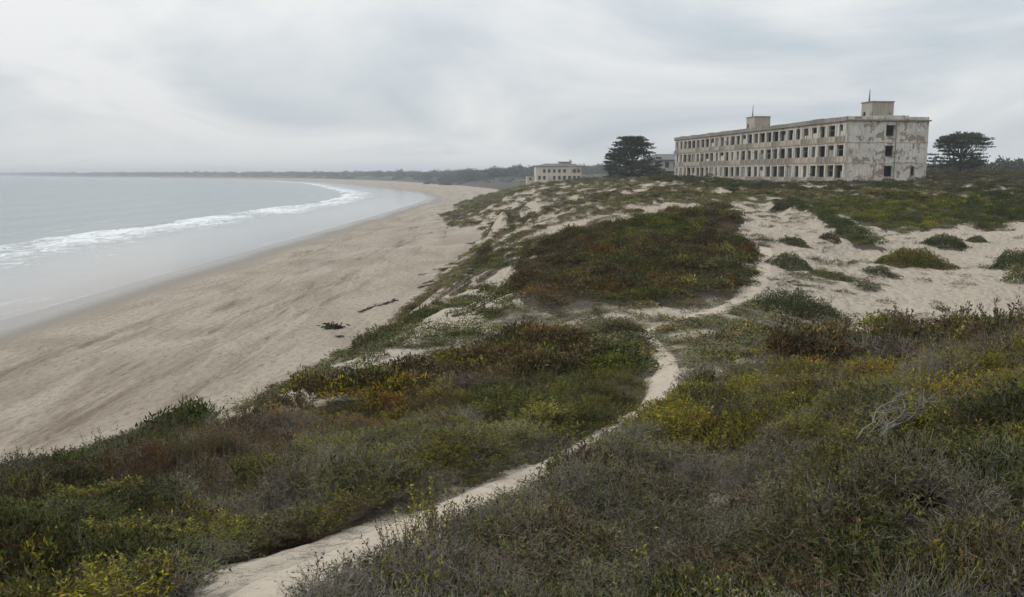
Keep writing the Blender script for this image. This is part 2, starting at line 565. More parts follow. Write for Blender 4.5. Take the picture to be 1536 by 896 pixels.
# ------------------------------------------------------------------ dune heights, fitted through surveyed points
def survey():
    pts = []
    V = lambda *a: pts.extend([at_y(px, py, Y) - np.array([0, 0, sink]) for px, py, Y, sink in a])
    # path and the ground beside it
    V((400, 870, 5.7, 0), (560, 800, 7.2, 0), (700, 745, 8.7, 0), (800, 705, 10.2, 0), (900, 655, 12.3, 0), (955, 620, 14.2, 0), (1000, 555, 19.6, 0),
      (965, 497, 26.8, 0), (1080, 460, 32, 0), (1130, 430, 37, 0), (1150, 370, 52, 0), (1140, 315, 76, 0), (1140, 305, 84, 0))
    # near left dune top and crest above the beach
    V((0, 896, 5.5, .45), (150, 800, 7.3, .45), (0, 780, 8.0, .45), (0, 696, 12, .45), (130, 735, 10, .45), (150, 665, 15.2, .45), (275, 628, 18.2, .45), (300, 700, 11.3, .45),
      (345, 602, 21, .40), (420, 578, 24, .30), (520, 528, 31, .2), (640, 472, 41, .15), (700, 418, 53, .1), (735, 386, 65, .1), (768, 352, 84, .1), (430, 690, 11.3, .45), (430, 760, 8.6, .45))
    # mound left of the path
    V((600, 640, 13.5, .40), (650, 590, 17, .40), (480, 605, 18.3, .5), (800, 520, 25, .4), (600, 520, 28, .1), (680, 490, 32, .1), (820, 480, 32, .1), (880, 590, 16.2, .40), (700, 545, 22.0, .5), (560, 585, 19.3, .5), (640, 545, 24.5, .1), (520, 572, 22, .1))
    # thicket on the right
    V((1536, 485, 14, .65), (1536, 896, 4.6, .52), (1300, 700, 7.0, .52), (1250, 527, 17, .6), (1400, 509, 15.5, .65), (1150, 547, 18.5, .2), (1050, 600, 15, .2), (1100, 700, 9.3, .52),
      (900, 750, 8.3, .40), (1000, 830, 6.1, .52), (700, 880, 5.7, .40), (1300, 600, 10.5, .52), (1500, 600, 9.5, .52), (1500, 720, 6.4, .52))
    # sandy bowl and slopes behind it
    V((1400, 470, 38, 0), (1250, 500, 30, 0), (1300, 430, 43, 0), (1450, 420, 45, 0), (1200, 470, 34, 0), (1450, 350, 66, 0), (1370, 392, 54, 0), (1530, 390, 52, 0), (1530, 330, 72, 0),
      (1400, 345, 68, 0), (1330, 302, 88, 0), (1250, 302, 90, 0), (1200, 400, 47, 0), (1190, 340, 64, 0), (1260, 350, 62, 0), (1536, 470, 37, 0), (1536, 300, 92, 0), (1100, 520, 23, 0), (1200, 515, 25.5, 0))
    # brown mound in the middle
    V((800, 450, 34, .1), (900, 460, 32, .1), (1000, 450, 34, .1), (850, 390, 48, .1), (950, 370, 52, .1), (1050, 380, 48, .1), (1000, 325, 64, .1), (1080, 311, 72, .1), (900, 342, 66, .1),
      (820, 362, 68, .1), (780, 420, 45, .1), (740, 440, 42, .1), (700, 458, 39, .1))
    # the slope running off to the houses
    V((1000, 301, 95, 0), (1080, 298, 95, 0), (900, 312, 108, 0), (900, 287, 150, 0), (820, 322, 100, 0), (800, 300, 135, 0), (800, 281, 200, 0), (1000, 274, 170, 0), (1100, 275, 150, 0), (1200, 281, 125, 0), (760, 322, 120, 0),
      (745, 302, 200, 0), (760, 283, 400, 0), (800, 274.5, 400, 0), (850, 273, 385, 0), (720, 308, 260, 0), (870, 274, 280, 0), (940, 271, 205, 0), (1400, 286, 115, 0), (1536, 280, 140, 0))
    P = [tuple(p) for p in pts]
    # the building stands on a level shelf; higher ground behind
    P += [(52, 138, 12.4), (66, 140, 12.5), (41, 226, 12.6), (60, 225, 12.8), (95, 168, 13.0), (90, 230, 13.2), (140, 180, 13.4), (150, 300, 13.5), (60, 330, 12.4), (30, 250, 12.2), (250, 250, 13.5), (200, 90, 13), (100, 60, 12.2),
          (110, 110, 12.6), (60, 30, 11.5), (30, 12, 11.6), (60, -20, 12), (20, -20, 11.8), (0, -10, 11.4), (-6, -12, 10.6), (0, 2.5, 11.55), (3, 0, 11.75), (-3, 3, 11.4), (10, 5, 11.8), (300, 0, 13), (150, -60, 12.5), (0, -60, 12), (-2, -200, 11), (100, -200, 12.5), (400, 300, 13)]
    # seaward face: crest, foot, and below the beach
    face = [(-60, -6, 10.8), (-12, -7.5, 10.2), (4, -7.2, 9.9)]
    for y, x, z in face:
        P += [(x - 6.5, y, 6.2), (x - 12.5, y, 2.3), (x - 19, y, 0.0)]
    for px, py, Y in ((0, 696, 12), (150, 665, 15.2), (275, 628, 18.2), (420, 578, 24), (520, 528, 31), (640, 472, 41), (700, 418, 53), (735, 386, 65), (768, 352, 84)):
        c = at_y(px, py, Y)
        run = (c[2] - 2.4) / 0.66
        P += [(c[0] - run * 0.5, Y + 0.5, (c[2] + 2.4) / 2 - 0.2), (c[0] - run, Y + 1, 2.2), (c[0] - run - 7, Y + 1, -0.4)]
    for Y, x in ((120, -4.5), (147, -3.5), (175, -7), (209, -12), (300, -14), (400, -15), (495, -16)):
        P += [(x, Y, 2.75 if Y > 100 else 2.3), (x - 8, Y, 0.2), (x + 5, Y, 4.6)]
    return np.array(P)


SV = survey()


def warp(x, y):
    r = np.sqrt(x * x + y * y) + 1.0
    s = 1.0 / np.sqrt(r)
    return x * s, y * s


def fit():
    qx, qy = warp(SV[:, 0], SV[:, 1])
    D = np.hypot(qx[:, None] - qx[None], qy[:, None] - qy[None])
    A = np.sqrt(D * D + 0.02)
    n = len(SV)
    M = np.zeros((n + 3, n + 3)); M[:n, :n] = A + np.eye(n) * -0.004
    T = np.stack([np.ones(n), qx, qy], 1)
    M[:n, n:] = T; M[n:, :n] = T.T
    return qx, qy, np.linalg.solve(M, np.concatenate([SV[:, 2], np.zeros(3)]))


QX, QY, RW = fit()


def rbf(x, y):
    sx = x.ravel(); sy = y.ravel()
    qx, qy = warp(sx, sy)
    out = np.full(sx.shape, RW[-3]) + RW[-2] * qx + RW[-1] * qy
    for i in range(len(QX)):
        out += RW[i] * np.sqrt((qx - QX[i]) ** 2 + (qy - QY[i]) ** 2 + 0.02)
    return out.reshape(x.shape)


PATH_PX = [(330, 905, 4.9), (400, 868, 5.7), (480, 832, 6.4), (560, 800, 7.2), (640, 768, 7.95), (720, 738, 8.9), (800, 705, 10.2), (860, 676, 11.4), (910, 649, 12.6), (955, 616, 14.4), (985, 585, 16.8), (1001, 556, 19.5),
           (996, 532, 22.0), (980, 512, 24.5), (968, 498, 26.6), (985, 490, 27.8), (1030, 476, 29.8), (1080, 460, 32), (1118, 442, 35), (1138, 420, 38.6), (1146, 395, 44.5), (1148, 370, 52)]
PATH_XY = resample(np.array([[0.4 * -3.7, 3.2]] + [at_y(*p)[:2] for p in PATH_PX]), 8)
BRANCH_XY = resample(np.array([at_y(*p)[:2] for p in ((966, 497, 26.8), (935, 490, 27.6), (900, 488, 27.9), (850, 490, 28.2))]), 6)


RIDGE_XY = np.array([at_y(*p)[:2] for p in ((1172, 314, 79), (1215, 324, 72), (1262, 347, 63), (1308, 385, 54.5))])


def line_dist(x, y, L):
    best = np.full(x.shape, 1e18)
    for a, b in zip(L[:-1], L[1:]):
        d = b - a
        t = np.clip(((x - a[0]) * d[0] + (y - a[1]) * d[1]) / (d @ d + 1e-12), 0, 1)
        best = np.minimum(best, (x - a[0] - t * d[0]) ** 2 + (y - a[1] - t * d[1]) ** 2)
    return np.sqrt(best)


def streak_noise(x, y):
    """hummocks drawn out across the shore, 0..1"""
    w = fbm(x * 0.06, y * 0.06, 2, 91) * 2.2
    a = fbm(x * 0.17 + y * 0.07 + w, y * 0.26 - x * 0.08 + w, 3, 5, 0.5)
    a = 0.42 * a + 0.58 * fbm(x * 0.36 + y * 0.10, y * 0.50 - x * 0.10, 3, 7, 0.5)
    return a


def far_height(x, y, sd):
    toe = np.interp(y, [430, 520, 600, 860, 1345, 1800, 2300, 3200], [33, 36, 44, 58, 62, 62, 60, 60])
    base = beach_profile(sd) - 0.7 + sstep(toe, toe + 40, sd) * (5.2 + 3.0 * fbm(x * 0.012, y * 0.012, 3, 33)) + sstep(toe + 50, toe + 400, sd) * 2.2
    hill = 9.5 * np.exp(-(((x - 330) / 330) ** 2 + ((y - 1180) / 260) ** 2)) + 3.0 * np.exp(-(((x - 20) / 160) ** 2 + ((y - 900) / 180) ** 2))
    return base + hill * sstep(toe + 10, toe + 120, sd) + (fbm(x * 0.02, y * 0.02, 4, 44) - 0.5) * 3.0 * sstep(toe + 6, toe + 60, sd)


def dune_height(x, y):
    r = np.hypot(x, y)
    h = np.zeros(x.shape)
    near = r < 560
    h[near] = rbf(x[near], y[near])
    w = sstep(330, 520, r)
    m = w > 0
    sd = np.zeros(x.shape); sd[m] = shore_dist(x[m], y[m])
    fh = np.zeros(x.shape); fh[m] = far_height(x[m], y[m], sd[m])
    h = h * (1 - w) + fh * w
    nm = r < 620
    xn, yn, rn = x[nm], y[nm], r[nm]
    k = sstep(45, 95, rn) * (1 - sstep(330, 560, rn))
    k = k * (1 - 0.75 * sstep(14, 22, xn) * (1 - sstep(86, 104, rn)))
    hum = (streak_noise(xn, yn) - 0.5) * 3.0 * k
    hum += (fbm(xn * 0.35, yn * 0.35, 3, 21) - 0.5) * (0.30 * sstep(9, 28, rn) + 0.75 * sstep(26, 48, rn))
    rm = (rn > 45) & (rn < 95)
    hum[rm] += 0.6 * np.exp(-(line_dist(xn[rm], yn[rm], RIDGE_XY) / 1.3) ** 2)
    hum += (fbm(xn * 1.3, yn * 1.3, 3, 27) - 0.5) * 0.10
    hum += (fbm(xn * 4.2, yn * 4.2, 2, 29) - 0.5) * 0.035 * (1 - sstep(25, 60, rn))
    pm = rn < 62
    pd = np.full(xn.shape, 9.0)
    pd[pm] = np.minimum(line_dist(xn[pm], yn[pm], PATH_XY), line_dist(xn[pm], yn[pm], BRANCH_XY) + 0.2)
    flat = 1 - sstep(0.35, 0.9, pd)
    hum = hum * (1 - 0.8 * flat) - 0.07 * flat
    flatb = (xn > 36) & (xn < 74) & (yn > 134) & (yn < 232)
    hum = np.where(flatb, hum * 0.25, hum)
    h[nm] += hum
    return h


# polar sheet round the camera's foot: fine where the photo looks, coarse behind
AZ = np.radians(np.concatenate([np.arange(-180, -36, 3.0), np.arange(-36, 36, 0.16), np.arange(36, 180.01, 3.0)]))
RR = [1.6]
while RR[-1] < 9000:
    q = RR[-1]
    RR.append(q * (1.0115 if q < 40 else 1.0072 if q < 270 else 1.012 if q < 620 else 1.03))
RR = np.array(RR)
GX = RR[:, None] * np.sin(AZ)[None]; GY = RR[:, None] * np.cos(AZ)[None]
GZ = dune_height(GX, GY)


def ground(x, y):
    """height of the built dune sheet under (x, y)"""
    x = np.asarray(x, float); y = np.asarray(y, float)
    r = np.maximum(np.hypot(x, y), RR[0] * 1.001)
    i = np.clip(np.searchsorted(RR, r) - 1, 0, len(RR) - 2)
    a = np.clip((r - RR[i]) / (RR[i + 1] - RR[i]), 0, 1)
    az = np.arctan2(x, y)
    j = np.clip(np.searchsorted(AZ, az) - 1, 0, len(AZ) - 2)
    b = np.clip((az - AZ[j]) / (AZ[j + 1] - AZ[j]), 0, 1)
    return (GZ[i, j] * (1 - a) + GZ[i + 1, j] * a) * (1 - b) + (GZ[i, j + 1] * (1 - a) + GZ[i + 1, j + 1] * a) * b


def hit(px, py, rmax=420.0):
    """where the photograph's view ray meets the dune sheet"""
    d = ray(px, py)
    t = np.exp(np.linspace(math.log(2.0), math.log(rmax), 900))
    x, y, z = d[0] * t, d[1] * t, CAM_Z + d[2] * t
    g = ground(x, y)
    k = np.argmax(z < g)
    if not (z < g).any():
        k = len(t) - 1
    return np.array([x[k], y[k], g[k]])


def poly_xy(P):
    return np.array([hit(px, py)[:2] for px, py in P])


def inside(poly, x, y):
    c = np.zeros(x.shape, bool)
    n = len(poly)
    for i in range(n):
        x0, y0 = poly[i]; x1, y1 = poly[(i + 1) % n]
        if y0 == y1: continue
        m = ((y0 > y) != (y1 > y)) & (x < (x1 - x0) * (y - y0) / (y1 - y0) + x0)
        c ^= m
    return c
# ------------------------------------------------------------------ where what grows (plan-view patches on the dunes)
# each patch: key, style, outline
PATCH_PX = [
    ('bay', 'mixed', [(650, 478), (700, 436), (735, 400), (765, 372), (800, 372), (790, 420), (775, 480), (700, 490)]),
    ('junction', 'sparse', [(1000, 508), (1050, 480), (1100, 462), (1150, 452), (1200, 482), (1280, 492), (1310, 520), (1290, 532), (1200, 552), (1100, 578), (1020, 600), (1000, 596), (1010, 560)]),
    ('junction', 'sparse', [(740, 492), (780, 464), (870, 460), (1000, 456), (1090, 438), (1128, 422), (1116, 440), (1068, 459), (985, 484), (900, 494), (800, 504)]),
    ('middle', 'brown', [(770, 445), (785, 395), (850, 358), (930, 338), (1000, 322), (1080, 308), (1125, 328), (1110, 345), (1040, 352), (1060, 362), (1125, 378), (1142, 408), (1100, 446), (1000, 462), (870, 464), (800, 462)]),
    ('middle', 'green', [(930, 345), (1000, 333), (1060, 345), (1030, 368), (950, 372)]),
    ('middle', 'none', [(1045, 357), (1128, 364), (1128, 376), (1060, 366)]),
    ('middle', 'none', [(1090, 402), (1130, 398), (1142, 410), (1110, 412)]),
    ('sand', 'none', [(1150, 472), (1150, 440), (1140, 400), (1145, 385), (1135, 360), (1138, 340), (1100, 325), (1090, 308), (1190, 303), (1320, 312), (1250, 322), (1330, 352), (1440, 349), (1536, 338), (1750, 335), (1750, 480), (1500, 487), (1300, 512), (1265, 482)]),
    ('sand', 'scraps', [(1170, 410), (1270, 400), (1320, 440), (1260, 450), (1180, 425)]),
    ('ice', 'iceyellow', [(1190, 303), (1300, 294), (1445, 301), (1452, 320), (1400, 346), (1345, 348), (1290, 331), (1230, 313)]),
    ('ice', 'icedark', [(1445, 301), (1536, 296), (1750, 296), (1750, 335), (1536, 330), (1485, 346), (1440, 336)]),
    ('crest', 'crest', [(275, 632), (420, 580), (520, 530), (640, 474), (690, 428), (730, 392), (740, 396), (695, 438), (640, 480), (535, 531), (425, 585), (310, 634)]),
    ('left', 'twiggreen', [(-140, 960), (-140, 716), (0, 697), (130, 668), (270, 633), (345, 655), (430, 655), (700, 660), (850, 676), (790, 700), (690, 733), (560, 782), (430, 826), (320, 846), (290, 890), (280, 960)]),
    ('left', 'ice', [(-140, 960), (-140, 740), (0, 742), (150, 732), (250, 762), (310, 805), (285, 840), (270, 870), (250, 960)]),
    ('left', 'darkgreen', [(-140, 738), (-140, 716), (0, 697), (130, 668), (270, 633), (330, 652), (250, 700), (130, 737)]),
    ('left', 'rust', [(150, 737), (250, 700), (350, 656), (480, 650), (570, 657), (560, 676), (430, 692), (400, 742), (300, 772)]),
    ('mound', 'brown', [(480, 606), (560, 592), (640, 572), (690, 548), (760, 524), (860, 506), (940, 506), (930, 560), (850, 590), (690, 612)]),
    ('mound', 'yellow', [(340, 656), (380, 636), (480, 607), (600, 594), (690, 602), (690, 652), (560, 662), (430, 657)]),
    ('mound', 'green', [(690, 605), (850, 585), (930, 555), (970, 560), (976, 590), (948, 636), (895, 660), (800, 672), (690, 656)]),
    ('mound', 'greygreen', [(860, 500), (900, 496), (945, 500), (974, 530), (972, 560), (925, 556), (900, 530)]),
    ('right', 'greytwig', [(470, 960), (455, 900), (545, 852), (660, 802), (800, 737), (900, 672), (960, 636), (1003, 603), (1030, 578), (1100, 562), (1200, 540), (1300, 524), (1450, 509), (1700, 475), (1760, 960)]),
    ('right', 'brownred', [(1150, 552), (1250, 534), (1400, 514), (1700, 480), (1700, 578), (1400, 562), (1250, 564), (1160, 568)]),
    ('right', 'yellowgreen', [(930, 680), (1010, 608), (1100, 572), (1250, 560), (1400, 560), (1700, 585), (1700, 625), (1400, 655), (1250, 690), (1100, 690), (980, 705)]),
    ('right', 'ice', [(1240, 695), (1300, 668), (1400, 655), (1700, 610), (1760, 790), (1400, 790), (1230, 745)]),
    ('right', 'icebrown', [(980, 960), (1050, 850), (1200, 822), (1400, 832), (1760, 800), (1760, 960)]),
    ('right', 'thin', [(965, 742), (1085, 738), (1070, 785), (970, 798)]),
]
PATCHES = [(k, s, poly_xy(P)) for k, s, P in PATCH_PX]
STYLES = ['none', 'mixed', 'sparse', 'brown', 'green', 'scraps', 'darkgreen', 'iceyellow', 'icedark', 'crest', 'twiggreen', 'ice', 'rust', 'yellow', 'greygreen', 'greytwig', 'brownred', 'yellowgreen', 'icebrown', 'thin', 'scrub', 'baseshrub', 'loose']
SI = {s: i for i, s in enumerate(STYLES)}
KEYS = ['slope', 'bay', 'junction', 'middle', 'sand', 'ridge', 'ice', 'crest', 'left', 'mound', 'right', 'base']
KI = {k: i for i, k in enumerate(KEYS)}
FOOT = 2.55


def survey_style(x, y):
    """style and patch of every plan-view point"""
    r = np.hypot(x, y)
    amp = np.clip(0.022 * r, 0.08, 1.3)
    f = 1.6 / np.clip(0.06 * r, 0.5, 4)
    jx = x + (fbm(x * f, y * f, 3, 61) - 0.5) * 2.0 * amp
    jy = y + (fbm(x * f, y * f, 3, 71) - 0.5) * 2.0 * amp * 1.6
    st = np.where(r > 52, SI['scrub'], SI['loose'])
    ky = np.full(x.shape, KI['slope'])
    ky = np.where(r < 52, KI['junction'], ky)
    st = np.where((r < 31) & (x > 1.5), SI['sparse'], st)
    nb = (x > 26) & (r > 108)
    st = np.where(nb, SI['baseshrub'], st); ky = np.where(nb, KI['base'], ky)
    for k, s, P in PATCHES:
        lo = P.min(0) - 4; hi = P.max(0) + 4
        m = (jx > lo[0]) & (jx < hi[0]) & (jy > lo[1]) & (jy < hi[1])
        if not m.any(): continue
        ii = np.nonzero(m)
        ins = inside(P, jx[ii], jy[ii])
        sel = tuple(a[ins] for a in ii)
        st[sel] = SI[s]; ky[sel] = KI[k]
    m = np.nonzero((r > 45) & (r < 95) & (x > 10))
    near = np.minimum(line_dist(jx[m], jy[m], RIDGE_XY) + .15, line_dist(x[m], y[m], RIDGE_XY)) < 0.75
    sel = tuple(a[near] for a in m)
    st[sel] = SI['darkgreen']; ky[sel] = KI['ridge']
    # scraps of plants dotted over the open sand
    bare = (st == SI['none']) & (fbm(x * 0.9, y * 1.2, 4, 87) > 0.60)
    st = np.where(bare, SI['scraps'], st)
    return st, ky


COVER = {'none': 0, 'mixed': .75, 'sparse': .6, 'brown': 1, 'green': 1, 'scraps': .45, 'darkgreen': 1, 'iceyellow': 1, 'icedark': 1, 'crest': .85, 'twiggreen': 1, 'ice': 1, 'rust': 1, 'yellow': 1, 'greygreen': .9,
         'greytwig': 1, 'brownred': 1, 'yellowgreen': 1, 'icebrown': 1, 'thin': .45, 'scrub': .7, 'baseshrub': .85, 'loose': .4}
COV = np.array([COVER[s] for s in STYLES])


def cover(x, y, st):
    """0..1 how densely plants stand, with the ragged gaps of each style"""
    r = np.hypot(x, y)
    c = COV[st]
    patch = fbm(x * 0.55, y * 0.8, 4, 81)
    gaps = np.ones(x.shape)
    for s, th, w in (('sparse', 0.405, .09), ('loose', 0.55, .06), ('scraps', 0.52, .06), ('thin', 0.50, .08), ('mixed', 0.50, .05), ('crest', 0.42, .05), ('greygreen', .40, .06)):
        gaps = np.where(st == SI[s], sstep(th - w, th + w, patch), gaps)
    sk = streak_noise(x, y)
    sk = sk - 0.75 * (streak_noise(x + 0.5, y + 1.1) - sk) * sstep(70, 95, r)      # wind keeps the seaward faces of the hummocks bare
    gaps = np.where(st == SI['scrub'], sstep(0.508, 0.543, sk + 0.10 * (fbm(x * 0.03, y * 0.02, 2, 83) - 0.5) + 0.05 * sstep(160, 330, r)), gaps)
    gaps = np.where(st == SI['baseshrub'], sstep(0.51, 0.545, sk + 0.085 * sstep(44, 72, x) + 0.06 * sstep(128, 140, r) * sstep(34, 46, x)), gaps)
    gaps = np.where((gaps == 1) & (r < 30), 0.6 + 0.4 * sstep(0.36, 0.50, fbm(x * 2.4, y * 2.4, 3, 89)), gaps)
    return c * gaps


# ------------------------------------------------------------------ setting: dunes, far shore, beach, path, sea
def polar_sheet(name, i0, i1, mat, veg=True):
    nr, na = i1 - i0, len(AZ)
    V = np.stack([GX[i0:i1], GY[i0:i1], GZ[i0:i1]], -1).reshape(-1, 3)
    a = np.arange(nr - 1)[:, None] * na + np.arange(na - 1)[None]
    F = np.stack([a, a + na, a + na + 1, a + 1], -1).reshape(-1, 4)[:, ::-1]
    me = mesh_np(name, V, F[:, ::-1][:, ::-1], True)
    x, y = V[:, 0], V[:, 1]
    st, ky = survey_style(x, y)
    add_attr(me, 'veg', cover(x, y, st))
    return link(name, me, mat)


SPLIT = int(np.searchsorted(RR, 560))
o = polar_sheet('dunes', 0, SPLIT + 1, M_SAND)
tag(o, 'pale sand dunes rolling from the foreground to the buildings', None, None, 'structure')


def far_land_material():
    g = NG('far_scrub_land')
    pos = g.coord(kind='Position')
    n = g.noise(pos, 0.012, 6, 0.65)
    f = g.noise(g.coord((1, 1, 0.3), 'Position'), 0.09, 5, 0.7)
    col = g.mix(g.ramp(n, [(0.35, 0), (0.65, 1)]), (0.045, 0.046, 0.034), (0.075, 0.066, 0.05))
    col = g.mix(g.math('MULTIPLY', g.ramp(f, [(0.60, 0), (0.68, 1)]), 0.45), col, (0.28, 0.25, 0.20))
    return g.done(g.principled(col, 0.95, g.bump(f, 0.6, 2.0), 0.1))


o = polar_sheet('headland', SPLIT, len(RR), far_land_material())
tag(o, 'low dark headland curving round the bay to the horizon', None, None, 'structure')


def offset_frame(step_fn):
    S = SHORE_S
    seg = np.hypot(*(S[1:] - S[:-1]).T)
    cum = np.concatenate([[0], np.cumsum(seg)])
    s0 = np.interp(-200, S[:, 1], cum)
    ss = [s0]
    while ss[-1] < cum[-1] - 1:
        y = np.interp(ss[-1], cum, S[:, 1])
        ss.append(ss[-1] + step_fn(y))
    ss = np.array(ss)
    px = np.interp(ss, cum, S[:, 0]); py = np.interp(ss, cum, S[:, 1])
    tx = np.gradient(px, ss); ty = np.gradient(py, ss)
    k = 9
    ker = np.ones(k) / k
    tx = np.convolve(np.pad(tx, k // 2, 'edge'), ker, 'valid'); ty = np.convolve(np.pad(ty, k // 2, 'edge'), ker, 'valid')
    l = np.hypot(tx, ty)
    return px, py, ty / l, -tx / l                     # inland normal


def make_beach():
    px, py, nx, ny = offset_frame(lambda y: 3.0 if y < 15 else (0.33 if y < 75 else max(0.33, 0.0055 * y)))
    d = np.concatenate([np.arange(-14, 0, 1.0), np.arange(0, 46, 0.28), np.arange(46, 75, 2.5), np.arange(75, 290, 12.0)])
    X = px[:, None] + nx[:, None] * d[None]; Y = py[:, None] + ny[:, None] * d[None]
    D = np.broadcast_to(d[None], X.shape)
    Z = beach_profile(D)
    r = np.hypot(X, Y)
    dry = sstep(7, 14, D)
    Z = Z + dry * (fbm(X * 0.28, Y * 0.12, 3, 121) - 0.5) * 0.30 + dry * (fbm(X * 1.1, Y * 0.7, 3, 131) - 0.5) * 0.10
    Z = Z + (fbm(X * 0.10, Y * 0.03, 2, 141) - 0.5) * 0.12 * sstep(1, 6, D)
    # wheel ruts and wash lines running with the shore
    wr = np.zeros(X.shape)
    for off, amp, wid, seed in ((27.5, .10, .45, 1), (25.9, .08, .4, 1), (22.0, .09, .5, 2), (31.0, .08, .5, 3), (33.3, .07, .4, 4), (16.5, .07, .6, 5), (29.4, .06, .4, 6)):
        c = off + (fbm(Y * 0.02, Y * 0 + seed, 3, 151 + seed) - 0.5) * 9
        on = sstep(0.38, 0.52, fbm(Y * 0.045, Y * 0 + seed * 3.1, 2, 161 + seed))
        prof = np.exp(-((D - c) / wid) ** 2)
        Z = Z - amp * on * prof + 0.6 * amp * on * np.exp(-((D - c - wid * 1.9) / wid) ** 2)
        wr = np.maximum(wr, on * np.exp(-((D - c) / (wid * 2.2)) ** 2))
    wr = np.maximum(wr, 0.55 * np.exp(-((D - 15.5 - (fbm(Y * 0.012, Y * 0, 2, 177) - .5) * 10) / 3.2) ** 2))
    wet = 1 - sstep(1.5, 15.0, D + (fbm(X * 0.06, Y * 0.03, 2, 181) - 0.5) * 5)
    nr, na = X.shape
    a = np.arange(nr - 1)[:, None] * na + np.arange(na - 1)[None]
    F = np.stack([a, a + 1, a + na + 1, a + na], -1).reshape(-1, 4)
    me = mesh_np('beach', np.stack([X, Y, Z], -1).reshape(-1, 3), F, True)
    add_attr(me, 'wet', wet); add_attr(me, 'wrack', wr)
    me.flip_normals() if me.polygons[len(me.polygons) // 2].normal.z < 0 else None
    return link('beach', me, M_BEACH)


tag(make_beach(), 'broad tan beach sweeping along the bay', None, None, 'structure')


def make_path():
    for L, wid, name in ((PATH_XY, 0.32, 'path'), (BRANCH_XY, 0.2, 'path')):
        seg = np.hypot(*(L[1:] - L[:-1]).T); cum = np.concatenate([[0], np.cumsum(seg)])
        s = np.arange(0, cum[-1], 0.10)
        cx = np.interp(s, cum, L[:, 0]); cy = np.interp(s, cum, L[:, 1])
        tx = np.gradient(cx); ty = np.gradient(cy); l = np.hypot(tx, ty) + 1e-9
        nx, ny = -ty / l, tx / l
        u = np.linspace(-1, 1, 13)
        wl = wid * (0.95 + 0.7 * (fbm(s * 0.6, s * 0, 3, 201) - 0.5)) * np.interp(s, [0, 6, 30, 45, 60], [1.05, 1.0, 1.05, 1.2, 1.5]); wr = wid * (0.95 + 0.7 * (fbm(s * 0.6, s * 0 + 9, 3, 211) - 0.5)) * np.interp(s, [0, 6, 30, 45, 60], [1.05, 1.0, 1.05, 1.2, 1.5])
        off = np.where(u[None] < 0, u[None] * wl[:, None], u[None] * wr[:, None])
        X = cx[:, None] + nx[:, None] * off; Y = cy[:, None] + ny[:, None] * off
        au = np.abs(u)[None]
        Z = ground(X, Y) + 0.03 * (1 - au ** 4) - 0.022 * au ** 6 + (fbm(X * 3.5, Y * 3.5, 3, 221) - 0.5) * 0.03
        nr, na = X.shape
        a = np.arange(nr - 1)[:, None] * na + np.arange(na - 1)[None]
        me = mesh_np(name, np.stack([X, Y, Z], -1).reshape(-1, 3), np.stack([a, a + na, a + na + 1, a + 1], -1).reshape(-1, 4), True)
        o = link(name, me, M_PATH)
        if me.polygons[0].normal.z < 0: me.flip_normals()
        tag(o, 'narrow trodden sand path winding through the scrub' if wid > .3 else 'faint sand side path leaving the bend', None, None, 'structure')


make_path()


def make_sea():
    az = np.radians(np.concatenate([np.arange(-180, -40, 2.0), np.arange(-40, 4, 0.14), np.arange(4, 40, 2.0)]))
    rr = np.exp(np.linspace(math.log(40), math.log(16000), 620))
    X = rr[:, None] * np.sin(az)[None]; Y = rr[:, None] * np.cos(az)[None]
    sd = -shore_dist(X, Y)
    r = np.hypot(X, Y)
    keep = 1 - sstep(500, 1500, r)
    wob = (fbm(X * 0.02, Y * 0.008, 3, 231) - 0.5) * 14
    d = sd + wob
    ph = fbm(X * 0.01, Y * 0.006, 2, 241) * 5
    swell = 0.16 * np.sin(d / 19 * 2 * math.pi / 1.6 + ph) * sstep(50, 90, d) * keep
    breaker = (0.55 * np.exp(-((d - 50) / 2.6) ** 2) + 0.25 * np.exp(-((d - 42) / 5.0) ** 2)) * (0.5 + fbm(X * 0.05, Y * 0.02, 3, 251)) * keep
    Z = 0.0 + swell + breaker + (fbm(X * 0.25, Y * 0.1, 3, 261) - 0.5) * 0.16 * sstep(28, 40, d) * keep
    Z = np.where(sd < 0, np.minimum(Z, 0.0), Z) - np.where(sd < -14, 0.6, 0)
    nr, na = X.shape
    a = np.arange(nr - 1)[:, None] * na + np.arange(na - 1)[None]
    F = np.stack([a, a + na, a + na + 1, a + 1], -1).reshape(-1, 4)
    land = (sd < -20).reshape(-1)
    F = F[~land[F].all(1)]
    me = mesh_np('sea', np.stack([X, Y, Z], -1).reshape(-1, 3), F, True)
    if me.polygons[0].normal.z < 0: me.flip_normals()
    add_attr(me, 'shore', sd)
    return link('sea', me, M_SEA)


tag(make_sea(), 'calm grey sea with breakers foaming along the bay', None, None, 'structure')


def make_haze():
    m, n, l = new_mat('sea_air')
    out = n.new('ShaderNodeOutputMaterial')
    v = n.new('ShaderNodeVolumePrincipled')
    v.inputs['Color'].default_value = (0.90, 0.95, 1.0, 1)
    v.inputs['Density'].default_value = HAZE_DENSITY
    v.inputs['Anisotropy'].default_value = 0.0
    l.new(v.outputs[0], out.inputs['Volume'])
    o = MB().box(-9500, 9500, -9500, 9500, -16, 46).build('haze', m)
    tag(o, 'thin grey sea haze lying over the bay', None, None, 'stuff')


HAZE_DENSITY = 0.0003
make_haze()
